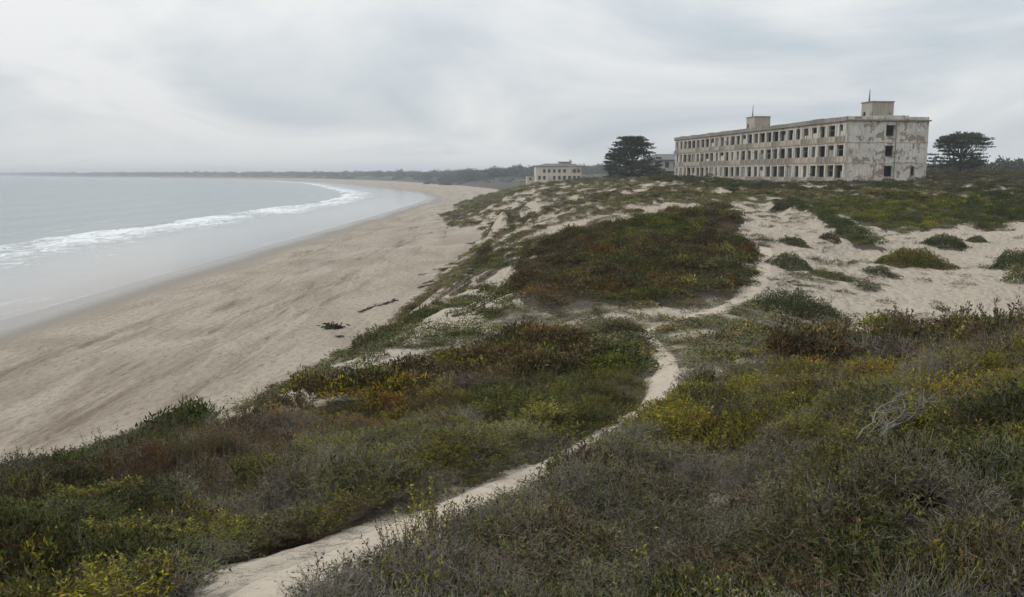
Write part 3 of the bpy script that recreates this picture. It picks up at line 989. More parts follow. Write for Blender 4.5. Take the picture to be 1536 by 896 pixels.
#@@PART3
# ------------------------------------------------------------------ plant builders
class Leaves:
    """gathers leaves (folded lens shapes) and stems (thin ribbons) as one triangle soup"""
    def __init__(self, rng):
        self.V = []; self.F = []; self.C = []; self.n = 0; self.rng = rng

    def _add(self, V, F, C):
        self.V.append(V.reshape(-1, 3)); self.F.append(F.reshape(-1, 3) + self.n); self.C.append(C.reshape(-1, 4)); self.n += V.reshape(-1, 3).shape[0]

    def leaves(self, P, D, length, width, fold=0.25, shade=None, lo=0.4, hi=1.5):
        """P (n,3) leaf bases, D (n,3) unit directions"""
        n = len(P); r = self.rng
        R = r.normal(size=(n, 3))
        S = np.cross(D, R); S /= np.linalg.norm(S, axis=1, keepdims=True) + 1e-9
        N = np.cross(S, D)
        L = np.broadcast_to(np.asarray(length), (n,)).reshape(n, 1) * r.uniform(0.7, 1.25, (n, 1))
        W = np.broadcast_to(np.asarray(width), (n,)).reshape(n, 1) * r.uniform(0.75, 1.2, (n, 1))
        tip = P + D * L - np.array([0, 0, 1]) * L * 0.12
        mid = P + D * L * 0.5 + N * W * fold
        a = P + D * L * 0.48 + S * W * 0.5
        b = P + D * L * 0.48 - S * W * 0.5
        V = np.stack([P, a, tip, b, mid], 1)
        base = (np.arange(n) * 5)[:, None, None]
        F = np.array([[0, 1, 4], [1, 2, 4], [2, 3, 4], [3, 0, 4]])[None] + base
        v = r.uniform(lo, hi, (n, 1))
        hue = r.normal(0, 0.10, (n, 1))
        c = np.concatenate([v * (1 + hue), v * (1 - 0.3 * hue), v * (1 - 0.6 * np.abs(hue)), np.ones((n, 1))], 1)
        if shade is not None: c[:, :3] *= shade.reshape(n, 1)
        self._add(V, F, np.repeat(c[:, None], 5, 1))

    def cards(self, P, D, length, width, lo=0.55, hi=1.35):
        """cheaper two-triangle leaves"""
        n = len(P); r = self.rng
        R = r.normal(size=(n, 3))
        S = np.cross(D, R); S /= np.linalg.norm(S, axis=1, keepdims=True) + 1e-9
        L = np.broadcast_to(np.asarray(length), (n,)).reshape(n, 1) * r.uniform(0.7, 1.3, (n, 1))
        W = np.broadcast_to(np.asarray(width), (n,)).reshape(n, 1) * r.uniform(0.7, 1.3, (n, 1))
        V = np.stack([P, P + D * L * 0.5 + S * W * 0.5, P + D * L, P + D * L * 0.5 - S * W * 0.5], 1)
        F = np.array([[0, 1, 2], [0, 2, 3]])[None] + (np.arange(n) * 4)[:, None, None]
        v = r.uniform(lo, hi, (n, 1)); hue = r.normal(0, 0.10, (n, 1))
        c = np.concatenate([v * (1 + hue), v * (1 - 0.3 * hue), v * (1 - 0.6 * np.abs(hue)), np.ones((n, 1))], 1)
        self._add(V, F, np.repeat(c[:, None], 4, 1))

    def stem(self, pts, w0, w1, col):
        """three-sided tapering stem along pts (k,3)"""
        k = len(pts)
        T = np.gradient(pts, axis=0); T /= np.linalg.norm(T, axis=1, keepdims=True) + 1e-9
        A = np.cross(T, np.array([0.37, 0.71, 0.2])); A /= np.linalg.norm(A, axis=1, keepdims=True) + 1e-9
        B = np.cross(T, A)
        w = np.linspace(w0, w1, k)[:, None]
        ring = [pts + (A * math.cos(q) + B * math.sin(q)) * w for q in (0, 2.094, 4.189)]
        V = np.stack(ring, 1)
        F = []
        for i in range(k - 1):
            for j in range(3):
                a, b = i * 3 + j, i * 3 + (j + 1) % 3
                F += [(a, b, b + 3), (a, b + 3, a + 3)]
        v = self.rng.uniform(0.7, 1.3)
        c = np.array([col[0] * v, col[1] * v, col[2] * v, 0.0])
        self._add(V, np.array(F), np.broadcast_to(c, (k * 3, 4)))

    def mesh(self, name, tint=None):
        V = np.concatenate(self.V); F = np.concatenate(self.F); C = np.concatenate(self.C)
        me = mesh_np(name, V, F, False)
        add_attr(me, 'vc', C, 'FLOAT_COLOR')
        if tint is not None:
            add_attr(me, 'tint', np.concatenate([np.broadcast_to(tint, (len(V), 3)), np.ones((len(V), 1))], 1), 'FLOAT_COLOR')
        return me


GREY = (0.185, 0.165, 0.14)
BROWN = (0.13, 0.095, 0.065)


def curve(p, d, length, k, rng, wander=0.5, lift=0.0):
    """a wandering stem of k points"""
    pts = [p]; d = d / np.linalg.norm(d)
    for i in range(k - 1):
        d = d + rng.normal(0, wander / k ** 0.5, 3) * 0.6 + np.array([0, 0, lift]) / k
        d = d / np.linalg.norm(d)
        pts.append(pts[-1] + d * length / (k - 1))
    return np.array(pts)


def unit(v):
    return v / (np.linalg.norm(v, axis=-1, keepdims=True) + 1e-9)


def plant(seed, stems, radius, height, per, llen, lwid, stemcol, stemw=0.0022, wander=0.6, twigs=0, leaf_from=0.25, upright=0.4, lo=0.35, hi=1.6):
    """a low shrub: stems fan from the root, leaves set along them; bare side twigs"""
    r = np.random.default_rng(seed)
    L = Leaves(r)
    for s in range(stems):
        a = r.uniform(0, 2 * math.pi); rad = radius * math.sqrt(r.uniform(0, 1))
        root = np.array([math.cos(a) * rad * 0.45, math.sin(a) * rad * 0.45, -0.03])
        d = np.array([math.cos(a) * rad, math.sin(a) * rad, height * r.uniform(0.5 + upright * .5, 1.15)])
        ln = np.linalg.norm(d)
        c = curve(root, d, ln, 5, r, wander, 0.3)
        L.stem(c, stemw, stemw * 0.45, stemcol)
        if per:
            t = r.uniform(leaf_from, 1.0, per) ** 0.8
            i = np.minimum((t * 4).astype(int), 3); f = (t * 4 - i)[:, None]
            P = c[i] * (1 - f) + c[i + 1] * f
            ax = unit(c[i + 1] - c[i])
            D = unit(ax * 0.55 + unit(r.normal(size=(per, 3))) * 0.85 + np.array([0, 0, 0.25]))
            L.leaves(P, D, llen, lwid, lo=lo, hi=hi)
        for q in range(twigs):
            i = r.integers(1, 4)
            c2 = curve(c[i], unit(c[i + 1] - c[i] + r.normal(0, 0.7, 3)), ln * r.uniform(0.25, 0.5), 3, r, 0.9, 0.2)
            L.stem(c2, stemw * 0.7, stemw * 0.3, stemcol)
    return L


def dome(seed, n, radius, height, llen, lwid, lo=0.35, hi=1.6, core=0.45):
    """a low dome of leaves for plants seen from some way off"""
    r = np.random.default_rng(seed)
    L = Leaves(r)
    a = r.uniform(0, 2 * math.pi, n); q = np.sqrt(r.uniform(0, 1, n))
    lump = 1 + 0.35 * np.sin(a * 3 + seed) + 0.2 * np.sin(a * 5 + 2 * seed)
    rad = radius * q * lump
    top = height * np.sqrt(np.clip(1 - q ** 2, 0, 1)) * (0.7 + 0.5 * vnoise(np.cos(a) * q * 3 + seed, np.sin(a) * q * 3))
    z = top * r.uniform(core, 1.05, n)
    P = np.stack([np.cos(a) * rad, np.sin(a) * rad, z], 1)
    D = unit(np.stack([np.cos(a) * q, np.sin(a) * q, np.full(n, 0.55)], 1) + unit(r.normal(size=(n, 3))) * 0.9)
    L.cards(P, D, llen, lwid, lo, hi)
    return L


PROTO = bpy.data.collections.new('plant_kinds')          # never linked to the scene: only scattered from
KIND = {}


def proto(kind, L):
    me = L.mesh('plant_kind')
    me.materials.append(M_PLANT)
    o = bpy.data.objects.new('plant_kind_%02d' % len(PROTO.objects), me)
    PROTO.objects.link(o)
    KIND.setdefault(kind, []).append(len(PROTO.objects) - 1)


for k in range(4): proto('leafy', plant(10 + k, 15, 0.17, 0.20, 11, 0.040, 0.014, BROWN, 0.0028, 0.8, 2, 0.2))
for k in range(3): proto('heath', plant(20 + k, 22, 0.15, 0.17, 15, 0.020, 0.0075, BROWN, 0.0018, 0.7, 1, 0.15))
for k in range(4): proto('twig', plant(30 + k, 20, 0.19, 0.20, 3, 0.026, 0.010, GREY, 0.0023, 1.2, 3, 0.5))
for k in range(3): proto('twigleaf', plant(40 + k, 18, 0.17, 0.22, 8, 0.032, 0.012, GREY, 0.0023, 1.1, 2, 0.3))
for k in range(4): proto('sprig', plant(50 + k, 4, 0.08, 0.42, 14, 0.030, 0.013, (0.09, 0.075, 0.05), 0.0026, 0.6, 1, 0.2, 1.0))
for k in range(3): proto('mid', dome(60 + k, 150, 0.34, 0.26, 0.085, 0.030))
for k in range(2): proto('midsprig', plant(66 + k, 9, 0.20, 0.40, 12, 0.07, 0.026, (0.10, 0.08, 0.055), 0.006, 0.6, 0, 0.2, 0.8))
for k in range(2): proto('midtwig', plant(70 + k, 22, 0.34, 0.24, 3, 0.06, 0.02, GREY, 0.006, 1.2, 2, 0.4))
for k in range(4): proto('far', dome(80 + k, 170, 0.95, 0.55, 0.26, 0.10))
for k in range(4): proto('crown', dome(90 + k, 420, 4.2, 5.5, 1.15, 0.6, 0.6, 1.3, 0.2))


def C(*rgb): return np.array(rgb)


G1, G2, G3 = C(.085, .105, .030), C(.060, .080, .026), C(.125, .130, .032)
YG, YG2, YEL, ORG = C(.26, .245, .034), C(.185, .185, .036), C(.33, .25, .028), C(.33, .17, .035)
RUST, BR1, BR2, PUR = C(.185, .105, .040), C(.115, .088, .047), C(.090, .071, .043), C(.098, .074, .056)
GG, GG2, DRY, DK = C(.145, .15, .082), C(.115, .12, .07), C(.22, .19, .12), C(.045, .056, .026)
#         near kinds                                   palette (colour, weight)                                             height
STYLE = {
    'brown': ([('heath', .55), ('twigleaf', .25), ('leafy', .2)], [(BR1, 3.2), (BR2, 2.6), (PUR, 1.0), (G2, 1.3), (YG2, .7), (RUST, .35), (GG2, .5), (G1, .3)], 1.0),
    'green': ([('leafy', .75), ('heath', .25)], [(G1, 3), (G3, 2.2), (YG2, 1.6), (G2, 1.5), (YG, .5)], 1.05),
    'darkgreen': ([('leafy', .55), ('twigleaf', .3), ('heath', .15)], [(G2, 3), (GG2, 1.8), (DK, 1.5), (G1, 1.3), (GG, .4)], 1.0),
    'iceyellow': ([('leafy', 1)], [(G1, 2), (G3, 2.5), (YG2, 1.6), (G2, 1.5), (BR1, .5), (YG, .3)], 0.9),
    'icedark': ([('leafy', 1)], [(G2, 3), (G1, 2), (DK, 1.4), (YG2, .5), (BR2, .8)], 1.0),
    'crest': ([('leafy', .6), ('sprig', .2), ('twigleaf', .2)], [(G2, 2), (G1, 2), (GG2, 1.6), (BR2, .8), (YG2, .4)], 1.0),
    'twiggreen': ([('twigleaf', .40), ('twig', .30), ('leafy', .3)], [(YG2, 2.1), (G3, 1.6), (G1, 1.5), (GG, 1.5), (GG2, 1.2), (YG, .8), (BR1, .7)], 0.95),
    'ice': ([('leafy', .85), ('twigleaf', .15)], [(G1, 2.6), (G2, 2.2), (DK, 1.6), (YG2, 1.0), (G3, 1.0), (YG, .25), (BR2, .8)], 1.05),
    'icebrown': ([('leafy', .55), ('twigleaf', .25), ('heath', .2)], [(G2, 1.8), (DK, 1.4), (BR1, 1.6), (BR2, 1.5), (YG2, .7), (G1, 1.0), (RUST, .25)], 1.0),
    'rust': ([('heath', .45), ('twigleaf', .30), ('twig', .25)], [(RUST, 1.8), (BR1, 2.4), (BR2, 1.6), (ORG, .55), (GG2, .9), (PUR, 1.0), (G2, .6)], 0.9),
    'yellow': ([('leafy', .55), ('heath', .35), ('twigleaf', .1)], [(YEL, 1.5), (YG, 1.3), (BR1, 1.8), (ORG, .4), (G2, 1.5), (BR2, 1.2), (DK, .8)], 1.0),
    'greygreen': ([('twigleaf', .5), ('heath', .3), ('twig', .2)], [(GG, 2.2), (GG2, 1.8), (BR1, 1), (G3, .7), (DRY, .6)], 0.7),
    'greytwig': ([('twig', .36), ('twigleaf', .46), ('leafy', .13), ('sprig', .05)], [(GG, 1.8), (GG2, 1.8), (YG2, 1.3), (PUR, 1.2), (BR1, 1.1), (G1, .8), (YG, .4)], 1.0),
    'brownred': ([('heath', .40), ('twigleaf', .28), ('sprig', .20), ('twig', .12)], [(BR1, 2.2), (BR2, 2), (PUR, 1.6), (RUST, .8), (G2, 1.2), (YG2, .5), (ORG, .2)], 1.05),
    'yellowgreen': ([('twigleaf', .45), ('leafy', .39), ('twig', .10), ('sprig', .06)], [(YG, 2.8), (YG2, 2.2), (G3, 1.3), (GG, .5), (BR1, 1.0), (YEL, 1.1), (G2, .8)], 1.0),
    'sparse': ([('twigleaf', .5), ('twig', .3), ('heath', .2)], [(GG, 1.8), (GG2, 2), (G3, .9), (BR1, 1.2), (DRY, .8), (YG2, .5)], 0.6),
    'loose': ([('twigleaf', .5), ('twig', .3), ('leafy', .2)], [(GG, 1.4), (GG2, 1.6), (G1, 1), (BR2, 1.2), (DRY, .5)], 0.6),
    'scraps': ([('twigleaf', .6), ('twig', .4)], [(GG2, 1.5), (G2, 1), (BR2, 1.5)], 0.6),
    'thin': ([('twig', .8), ('twigleaf', .2)], [(PUR, 1), (GG, 1), (BR1, 1)], 0.8),
    'mixed': ([('leafy', .4), ('heath', .4), ('twigleaf', .2)], [(GG2, 1.8), (BR2, 1.6), (G1, 1.2), (GG, 1), (YG2, .5)], 0.8),
    'scrub': ([('heath', 1)], [(GG2, 2.2), (BR2, 1.6), (BR1, 1.5), (G2, .8), (GG, 1.3), (PUR, 1.0), (DRY, .6)], 0.68),
    'baseshrub': ([('heath', 1)], [(G2, 2), (BR2, 1.8), (DK, 1.3), (GG2, 1.2), (BR1, 1), (PUR, .6)], 0.75),
}


def gn_scatter():
    ng = bpy.data.node_groups.new('scatter_plants', 'GeometryNodeTree')
    ng.interface.new_socket('Geometry', in_out='INPUT', socket_type='NodeSocketGeometry')
    ng.interface.new_socket('Geometry', in_out='OUTPUT', socket_type='NodeSocketGeometry')
    N = ng.nodes
    gi = N.new('NodeGroupInput'); go = N.new('NodeGroupOutput')
    ci = N.new('GeometryNodeCollectionInfo')
    ci.inputs['Collection'].default_value = PROTO
    ci.inputs['Separate Children'].default_value = True
    ci.inputs['Reset Children'].default_value = True
    ip = N.new('GeometryNodeInstanceOnPoints')
    ip.inputs['Pick Instance'].default_value = True

    def named(name, t):
        a = N.new('GeometryNodeInputNamedAttribute'); a.data_type = t; a.inputs['Name'].default_value = name
        return a.outputs['Attribute']
    L = ng.links
    L.new(gi.outputs[0], ip.inputs['Points'])
    L.new(ci.outputs[0], ip.inputs['Instance'])
    L.new(named('kind_index', 'INT'), ip.inputs['Instance Index'])
    e2r = N.new('FunctionNodeEulerToRotation')
    L.new(named('turn', 'FLOAT_VECTOR'), e2r.inputs[0]); L.new(e2r.outputs[0], ip.inputs['Rotation'])
    L.new(named('size', 'FLOAT_VECTOR'), ip.inputs['Scale'])
    L.new(ip.outputs[0], go.inputs[0])
    return ng


SCATTER = gn_scatter()


def scatter(name, P, turn, size, kidx, tint, label):
    me = bpy.data.meshes.new(name)
    me.vertices.add(len(P)); me.vertices.foreach_set('co', np.asarray(P, np.float32).ravel())
    add_attr(me, 'turn', turn, 'FLOAT_VECTOR'); add_attr(me, 'size', size, 'FLOAT_VECTOR')
    add_attr(me, 'tint', np.concatenate([tint, np.ones((len(P), 1))], 1), 'FLOAT_COLOR')
    ia = me.attributes.new('kind_index', 'INT', 'POINT'); ia.data.foreach_set('value', np.asarray(kidx, np.int32))
    me.materials.append(M_PLANT)
    o = link(name, me)
    md = o.modifiers.new('scatter', 'NODES'); md.node_group = SCATTER
    tag(o, label, None, None, 'stuff')
    return o


COVER_NAMES = {
    'slope': ('dune_scrub', 'streaks of brown and green scrub on the sandy slope towards the far house'),
    'bay': ('dune_scrub', 'patchy scrub on the steep slope above the beach beside the brown mound'),
    'junction': ('dune_scrub', 'thin grey-green tufts on the sand around the bend in the path'),
    'middle': ('heath', 'dense brown and olive heath covering the mound in the middle of the dunes'),
    'sand': ('dune_scrub', 'small scraps of plants scattered over the pale sand bowl'),
    'ridge': ('dune_scrub', 'dark green strip of scrub running down the ridge in the sand'),
    'ice': ('ice_plant', 'broad olive green ice plant mat below the building'),
    'crest': ('dune_scrub', 'narrow green strip of plants along the dune crest above the beach'),
    'left': ('ground_cover', 'dark green, rusty and grey undergrowth in the foreground left of the path'),
    'mound': ('heath', 'brown, yellow and green heath on the mound inside the bend of the path'),
    'right': ('thicket', 'thicket of grey twigs and yellow-green leaves right of the path'),
    'base': ('dune_scrub', 'dark shrubs along the foot of the long building and behind the sand'),
}


def grow():
    rng = np.random.default_rng(5)
    # candidate points: even on the ground near by, thinning out with distance
    rings = [(2.6, 9, 95), (9, 17, 62), (17, 30, 19), (30, 62, 7.5), (62, 130, 6.5), (130, 260, 1.9), (260, 560, 0.4)]
    XS = []; YS = []
    for r0, r1, dens in rings:
        a0, a1 = math.radians(-38), math.radians(38)
        n = int((r1 * r1 - r0 * r0) / 2 * (a1 - a0) * dens)
        r = np.sqrt(rng.uniform(r0 * r0, r1 * r1, n)); a = rng.uniform(a0, a1, n)
        XS.append(r * np.sin(a)); YS.append(r * np.cos(a))
    # a looser carpet round the sides and behind, for views from a step away
    n = 5000
    r = np.sqrt(rng.uniform(2.6 ** 2, 30 ** 2, n)); a = rng.uniform(math.radians(38), math.radians(322), n)
    XS.append(r * np.sin(a)); YS.append(r * np.cos(a))
    x = np.concatenate(XS); y = np.concatenate(YS)
    behind = (y < 0) | (np.abs(np.arctan2(x, y)) > math.radians(38.5))
    st, ky = survey_style(x, y)
    st[behind & (np.hypot(x, y) < 31)] = SI['icebrown']
    ky[behind & (x < 0)] = KI['left']; ky[behind & (x >= 0)] = KI['right']
    c = cover(x, y, st)
    r = np.hypot(x, y)
    # bushes: rounded individuals grown together, with dark seams between them
    bushy = (r < 64) & ~np.isin(st, [SI[s] for s in ('none', 'sparse', 'loose', 'scraps', 'thin', 'mixed')])
    wx = x + (fbm(x * 2, y * 2, 2, 501) - .5) * .5; wy = y + (fbm(x * 2, y * 2, 2, 503) - .5) * .5
    d1, a1, b1 = cells(wx, wy, 0.95, 511)
    d2, a2, b2 = cells(wx, wy, 1.7, 521)
    big = r > 22
    cd = np.where(big, d2, d1); ca = np.where(big, a2, a1); cb = np.where(big, b2, b1)
    dome_h = np.clip(1 - (cd / 0.66) ** 2, 0, 1) ** 0.75
    lift = np.where(bushy, dome_h * (0.10 + 0.34 * cb) * np.where(big, 1.35, 1.0), 0)
    c = np.where(bushy, c * (0.45 + 0.55 * sstep(0.0, 0.35, dome_h)), c)
    z = ground(x, y)
    keep = rng.uniform(0, 1, len(x)) < c
    # keep the path open, ragged at the edges
    pd = np.minimum(line_dist(x, y, PATH_XY), line_dist(x, y, BRANCH_XY) + 0.18)
    edge = (0.36 + 0.34 * (fbm(x * 1.7, y * 1.7, 3, 301) - 0.5)) * np.interp(y, [9, 10.2, 12.6, 14.5, 24, 28], [1, .45, .45, 1, 1, .7])
    keep &= (pd > edge) | (r > 56)
    keep &= z > beach_profile(shore_dist(x, y)) + 0.25
    keep &= ~((x > 41) & (x < 66) & (y > 138) & (y < 227))
    keep &= ~((r < 3.4) & ~behind)
    x, y, z, st, ky, r, pd, ca, cb, lift, bushy = (q[keep] for q in (x, y, z, st, ky, r, pd, ca, cb, lift, bushy))
    lift = lift * sstep(.15, .8, pd) * np.where(st == SI['crest'], .3, 1.0)
    n = len(x)
    kidx = np.zeros(n, int); tint = np.zeros((n, 3)); sc = np.ones(n); hz = np.ones(n)
    canopy = np.where(r < 24, fbm(x * 1.1, y * 1.1, 3, 311), fbm(x * 0.55, y * 0.55, 3, 313))
    canopy = np.clip((canopy - .5) * 2.3 + .5, 0, 1.3)
    u = rng.uniform(0, 1, n); cn = fbm(x * 0.9, y * 0.9, 3, 321); cn = np.clip((cn - 0.5) * 2.2 + 0.5, 0, 0.999)
    pick = np.where(rng.uniform(0, 1, n) < 0.55, cn, u)      # colours drift in clumps
    pick = np.where(bushy & (rng.uniform(0, 1, n) < 0.5), ca, pick)
    kpick = np.where(bushy & (rng.uniform(0, 1, n) < 0.7), (ca * 7.31) % 1.0, rng.uniform(0, 1, n))
    for s, (kinds, pal, ht) in STYLE.items():
        m = np.nonzero(st == SI[s])[0]
        if not len(m): continue
        w = np.array([p[1] for p in pal], float); order = np.random.default_rng(SI[s]).permutation(len(pal))
        cw = np.cumsum(w[order]) / w.sum()
        ci = order[np.minimum(np.searchsorted(cw, pick[m]), len(pal) - 1)]
        tint[m] = np.array([p[0] for p in pal])[ci]
        kw = np.cumsum([k[1] for k in kinds]); kk = np.minimum(np.searchsorted(kw / kw[-1], kpick[m]), len(kinds) - 1)
        names = np.array([k[0] for k in kinds], dtype=object)[kk]
        names[rng.uniform(0, 1, len(m)) < 0.02] = 'sprig'
        rm = r[m]
        for j, mm in enumerate(m):
            nm = names[j]
            if rm[j] > 95: nm = 'far'
            elif rm[j] > 20:
                nm = {'sprig': 'midsprig', 'twig': 'midtwig'}.get(nm, 'mid')
                if nm == 'mid' and s in ('crest', 'brownred') and u[mm] < 0.3: nm = 'midsprig'
            elif s == 'brownred' and False: pass
            L = KIND[nm]
            kidx[mm] = L[int(u[mm] * 7919) % len(L)]
        sc[m] = np.where(rm > 95, rng.uniform(0.42, 0.95, len(m)) * np.clip(rm / 170, .8, 2.2), np.where(rm > 20, rng.uniform(0.75, 1.45, len(m)), rng.uniform(0.8, 1.35, len(m))))
        hz[m] = ht
    lowp = np.where(pd < 1.0, 0.6 + 0.4 * pd, 1.0)
    hz = hz * lowp * (0.55 + 0.9 * canopy)
    tint *= rng.uniform(0.66, 1.12, (n, 1)) * np.where(np.isin(st, [SI['scrub']]), 1.3, 1.0)[:, None]
    turn = np.stack([rng.normal(0, 0.12, n), rng.normal(0, 0.12, n), rng.uniform(0, 2 * math.pi, n)], 1)
    size = np.stack([sc, sc, sc * hz], 1)
    tint *= np.where(bushy, 0.72 + 0.5 * ((cb * 5.17) % 1.0), 1.0)[:, None]
    tint *= np.array([0.90, 0.875, 0.70])[None] * np.where(np.isin(st, [SI['scrub'], SI['sparse']]), 1.12, 1.0)[:, None]
    P = np.stack([x, y, z - 0.01 + lift], 1)
    for k in KEYS:
        m = ky == KI[k]
        if m.sum() < 5: continue
        nm, lb = COVER_NAMES[k]
        scatter(nm, P[m], turn[m], size[m], kidx[m], tint[m], lb)
    return n


grow()
#@@PART4
# ------------------------------------------------------------------ the long abandoned building
M_FACADE = plaster_material('stained_plaster', (0.63, 0.605, 0.54), (0.19, 0.165, 0.13), (0.20, 0.16, 0.12), 0.585, 0.75, 1.3)
M_ENDWALL = plaster_material('peeling_plaster', (0.68, 0.665, 0.62), (0.27, 0.235, 0.19), (0.25, 0.19, 0.14), 0.535, 0.6, 2.3)
M_SPANDREL = plaster_material('weathered_spandrel', (0.31, 0.285, 0.24), (0.12, 0.11, 0.09), (0.24, 0.17, 0.12), 0.60, 0.9, 1.3)
M_SPANDREL2 = plaster_material('pale_spandrel', (0.45, 0.41, 0.345), (0.20, 0.17, 0.135), (0.27, 0.18, 0.125), 0.58, 0.8, 1.3)
M_CONC = plaster_material('old_concrete', (0.28, 0.265, 0.225), (0.12, 0.11, 0.085), (0.24, 0.18, 0.13), 0.66, 0.8)
M_TOWER = plaster_material('tower_plaster', (0.40, 0.365, 0.30), (0.20, 0.175, 0.14), (0.22, 0.17, 0.13), 0.60, 0.5, 1.6)
M_INSIDE = plain_noise_material('darkened_inner_plaster', (0.10, 0.10, 0.10), (0.06, 0.06, 0.065), 0.6)  # plaster colour darkened so the rooms look shaded behind the openings
M_BOARD = plain_noise_material('boarding', (0.26, 0.255, 0.24), (0.14, 0.14, 0.135), 1.5, stretch=(1, 1, .2))
M_FRAME = plain_noise_material('window_wood', (0.30, 0.285, 0.25), (0.15, 0.135, 0.115), 2.0)
M_METAL = plain_noise_material('rusty_steel', (0.13, 0.115, 0.10), (0.07, 0.05, 0.04), 3.0, 0.7)

FAR_C = at_y(1013, 206, 228.0); NEAR_C = at_y(1272, 173, 142.2)
BASE_Z = 12.55
vec = NEAR_C[:2] - FAR_C[:2]
B_L = float(np.hypot(*vec)); B_ROT = math.atan2(vec[1], vec[0])
B_D = 13.4
STOREY, N_ST = 3.2, 3
ROOF_Z = STOREY * N_ST
bld = empty('abandoned_building', (FAR_C[0], FAR_C[1], BASE_Z), B_ROT)
tag(bld, 'long derelict three-storey white building with empty windows and two roof towers', 'building')
rb = random.Random(3)
NB = 28
BAY = (B_L - 1.0) / NB
openings = []; wins = []
for s in range(N_ST):
    z0 = s * STOREY
    for b in range(NB):
        cx = 0.5 + (b + 0.5) * BAY + rb.uniform(-.16, .16)
        w = rb.choice([1.15, 1.6, 1.75, 1.9, 2.0, 2.15, 2.35])
        sill, head = (0.93, 2.72)
        if s == 0:
            sill = rb.choice([0.75, 0.8, 0.9])
            if b == NB - 1: w, sill = 2.3, 0.35
        if b == 0: w = 1.2
        op = (round(cx - w / 2, 3), round(cx + w / 2, 3), z0 + sill, z0 + head)
        openings.append(op); wins.append((s, b, op))
MB().wall(B_L, ROOF_Z, 0.42, openings, -1.2).build('facade_wall', M_FACADE, bld)
# end wall towards the dunes
eo = [(B_D * .46, B_D * .565, s * STOREY + 0.95, s * STOREY + 2.6) for s in range(3)] + [(B_D * .80, B_D * .85, 1.15, 2.5)]
ew = MB().wall(B_D, ROOF_Z, 0.40, eo, -1.2).build('end_wall', M_ENDWALL, bld)
ew.location = (B_L + 0.40 - 0.403, 0.423, 0); ew.rotation_euler = (0, 0, math.pi / 2)
ew['label'] = 'end wall with flaking white plaster and three dark openings'
# ew local y points to -x of the building: keep it flush behind the facade's end
MB().wall(B_L - .42, ROOF_Z, 0.4, [(3 + i * 6.0, 4.6 + i * 6.0, s * STOREY + 1, s * STOREY + 2.5) for i in range(12) for s in range(3)], -1.2).build('back_wall', M_ENDWALL, bld).location = (0.0, B_D + 0.03, 0)
fe = MB().wall(B_D - .45, ROOF_Z, 0.4, [(4, 5.4, s * STOREY + 1, s * STOREY + 2.5) for s in range(3)], -1.2).build('end_wall', M_ENDWALL, bld)
fe.location = (0.402, 0.425, 0); fe.rotation_euler = (0, 0, math.pi / 2)
fe['label'] = 'far end wall facing the bay'
for s in range(1, N_ST):
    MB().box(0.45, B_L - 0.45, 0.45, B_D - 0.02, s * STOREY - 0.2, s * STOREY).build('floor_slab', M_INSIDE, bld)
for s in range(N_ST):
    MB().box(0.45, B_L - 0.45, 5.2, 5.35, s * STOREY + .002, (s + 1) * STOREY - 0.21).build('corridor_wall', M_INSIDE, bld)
part_me = MB().box(-.08, .08, 0.45, 5.18, 0.004, STOREY - 0.215).mesh('partition_wall')
part_me.materials.append(M_INSIDE)
for s in range(N_ST):
    for b in range(2, NB, 2):
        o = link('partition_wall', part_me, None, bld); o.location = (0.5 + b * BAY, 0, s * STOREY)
cross_me = MB().box(-.08, .08, 5.36, B_D - .03, 0.004, STOREY - 0.215).mesh('partition_wall'); cross_me.materials.append(M_INSIDE)  # cross walls added to stop daylight showing through the end wall openings
for s in range(N_ST):
    for b in range(1, NB, 3):
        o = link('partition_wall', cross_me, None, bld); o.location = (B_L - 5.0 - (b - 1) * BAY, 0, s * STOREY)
# ledges at each floor, spandrel panels under the windows
for s in range(1, N_ST):
    MB().box(-0.05, B_L + 0.02, -0.15, -0.003, s * STOREY - 0.13, s * STOREY - .02).build('floor_ledge', M_SPANDREL2, bld, 0.02)
spm = {}
for s in range(N_ST):
    for b in range(NB):
        key = (s == 0, rb.random() < .5)
        if key not in spm:
            spm[key] = MB().box(0.02, BAY - 0.02, -0.13, -0.004, 0.004, 0.70 if s == 0 else 0.90).mesh('spandrel', 0.012)
            spm[key].materials.append(M_SPANDREL2 if key[1] else M_SPANDREL)
        o = link('spandrel', spm[key], None, bld); o.location = (0.5 + b * BAY, 0, s * STOREY)
pier_me = MB().box(-0.24, 0.24, -0.09, -0.005, 0.92, STOREY - 0.17).mesh('pier', 0.012); pier_me.materials.append(M_FACADE)
pier_me0 = MB().box(-0.24, 0.24, -0.09, -0.005, 0.72, STOREY - 0.17).mesh('pier', 0.012); pier_me0.materials.append(M_FACADE)
for s in range(N_ST):
    for b in range(NB + 1):
        o = link('pier', pier_me0 if s == 0 else pier_me, None, bld); o.location = (min(max(0.5 + b * BAY, .25), B_L - .25), 0, s * STOREY)
frames = {}


def window(parent, w, h, loc, rot, style):
    key = (round(w, 2), round(h, 2), style)
    if key not in frames:
        m = MB()
        t = 0.06
        m.box(0, t, 0.12, 0.2, 0, h).box(w - t, w, 0.12, 0.2, 0, h).box(t, w - t, 0.12, 0.2, h - t, h)
        m.box(-0.06, w + 0.06, -0.10, 0.22, -0.07, -0.004)
        if style == 1: m.box(w / 2 - .025, w / 2 + .025, 0.13, 0.18, 0, h - t)
        if style == 2: m.box(t, w - t, 0.13, 0.18, h * .55, h * .55 + .05)
        frames[key] = m.mesh('window'); frames[key].materials.append(M_FRAME)
    o = link('window', frames[key], None, parent); o.location = loc; o.rotation_euler = (0, 0, rot)
    return o


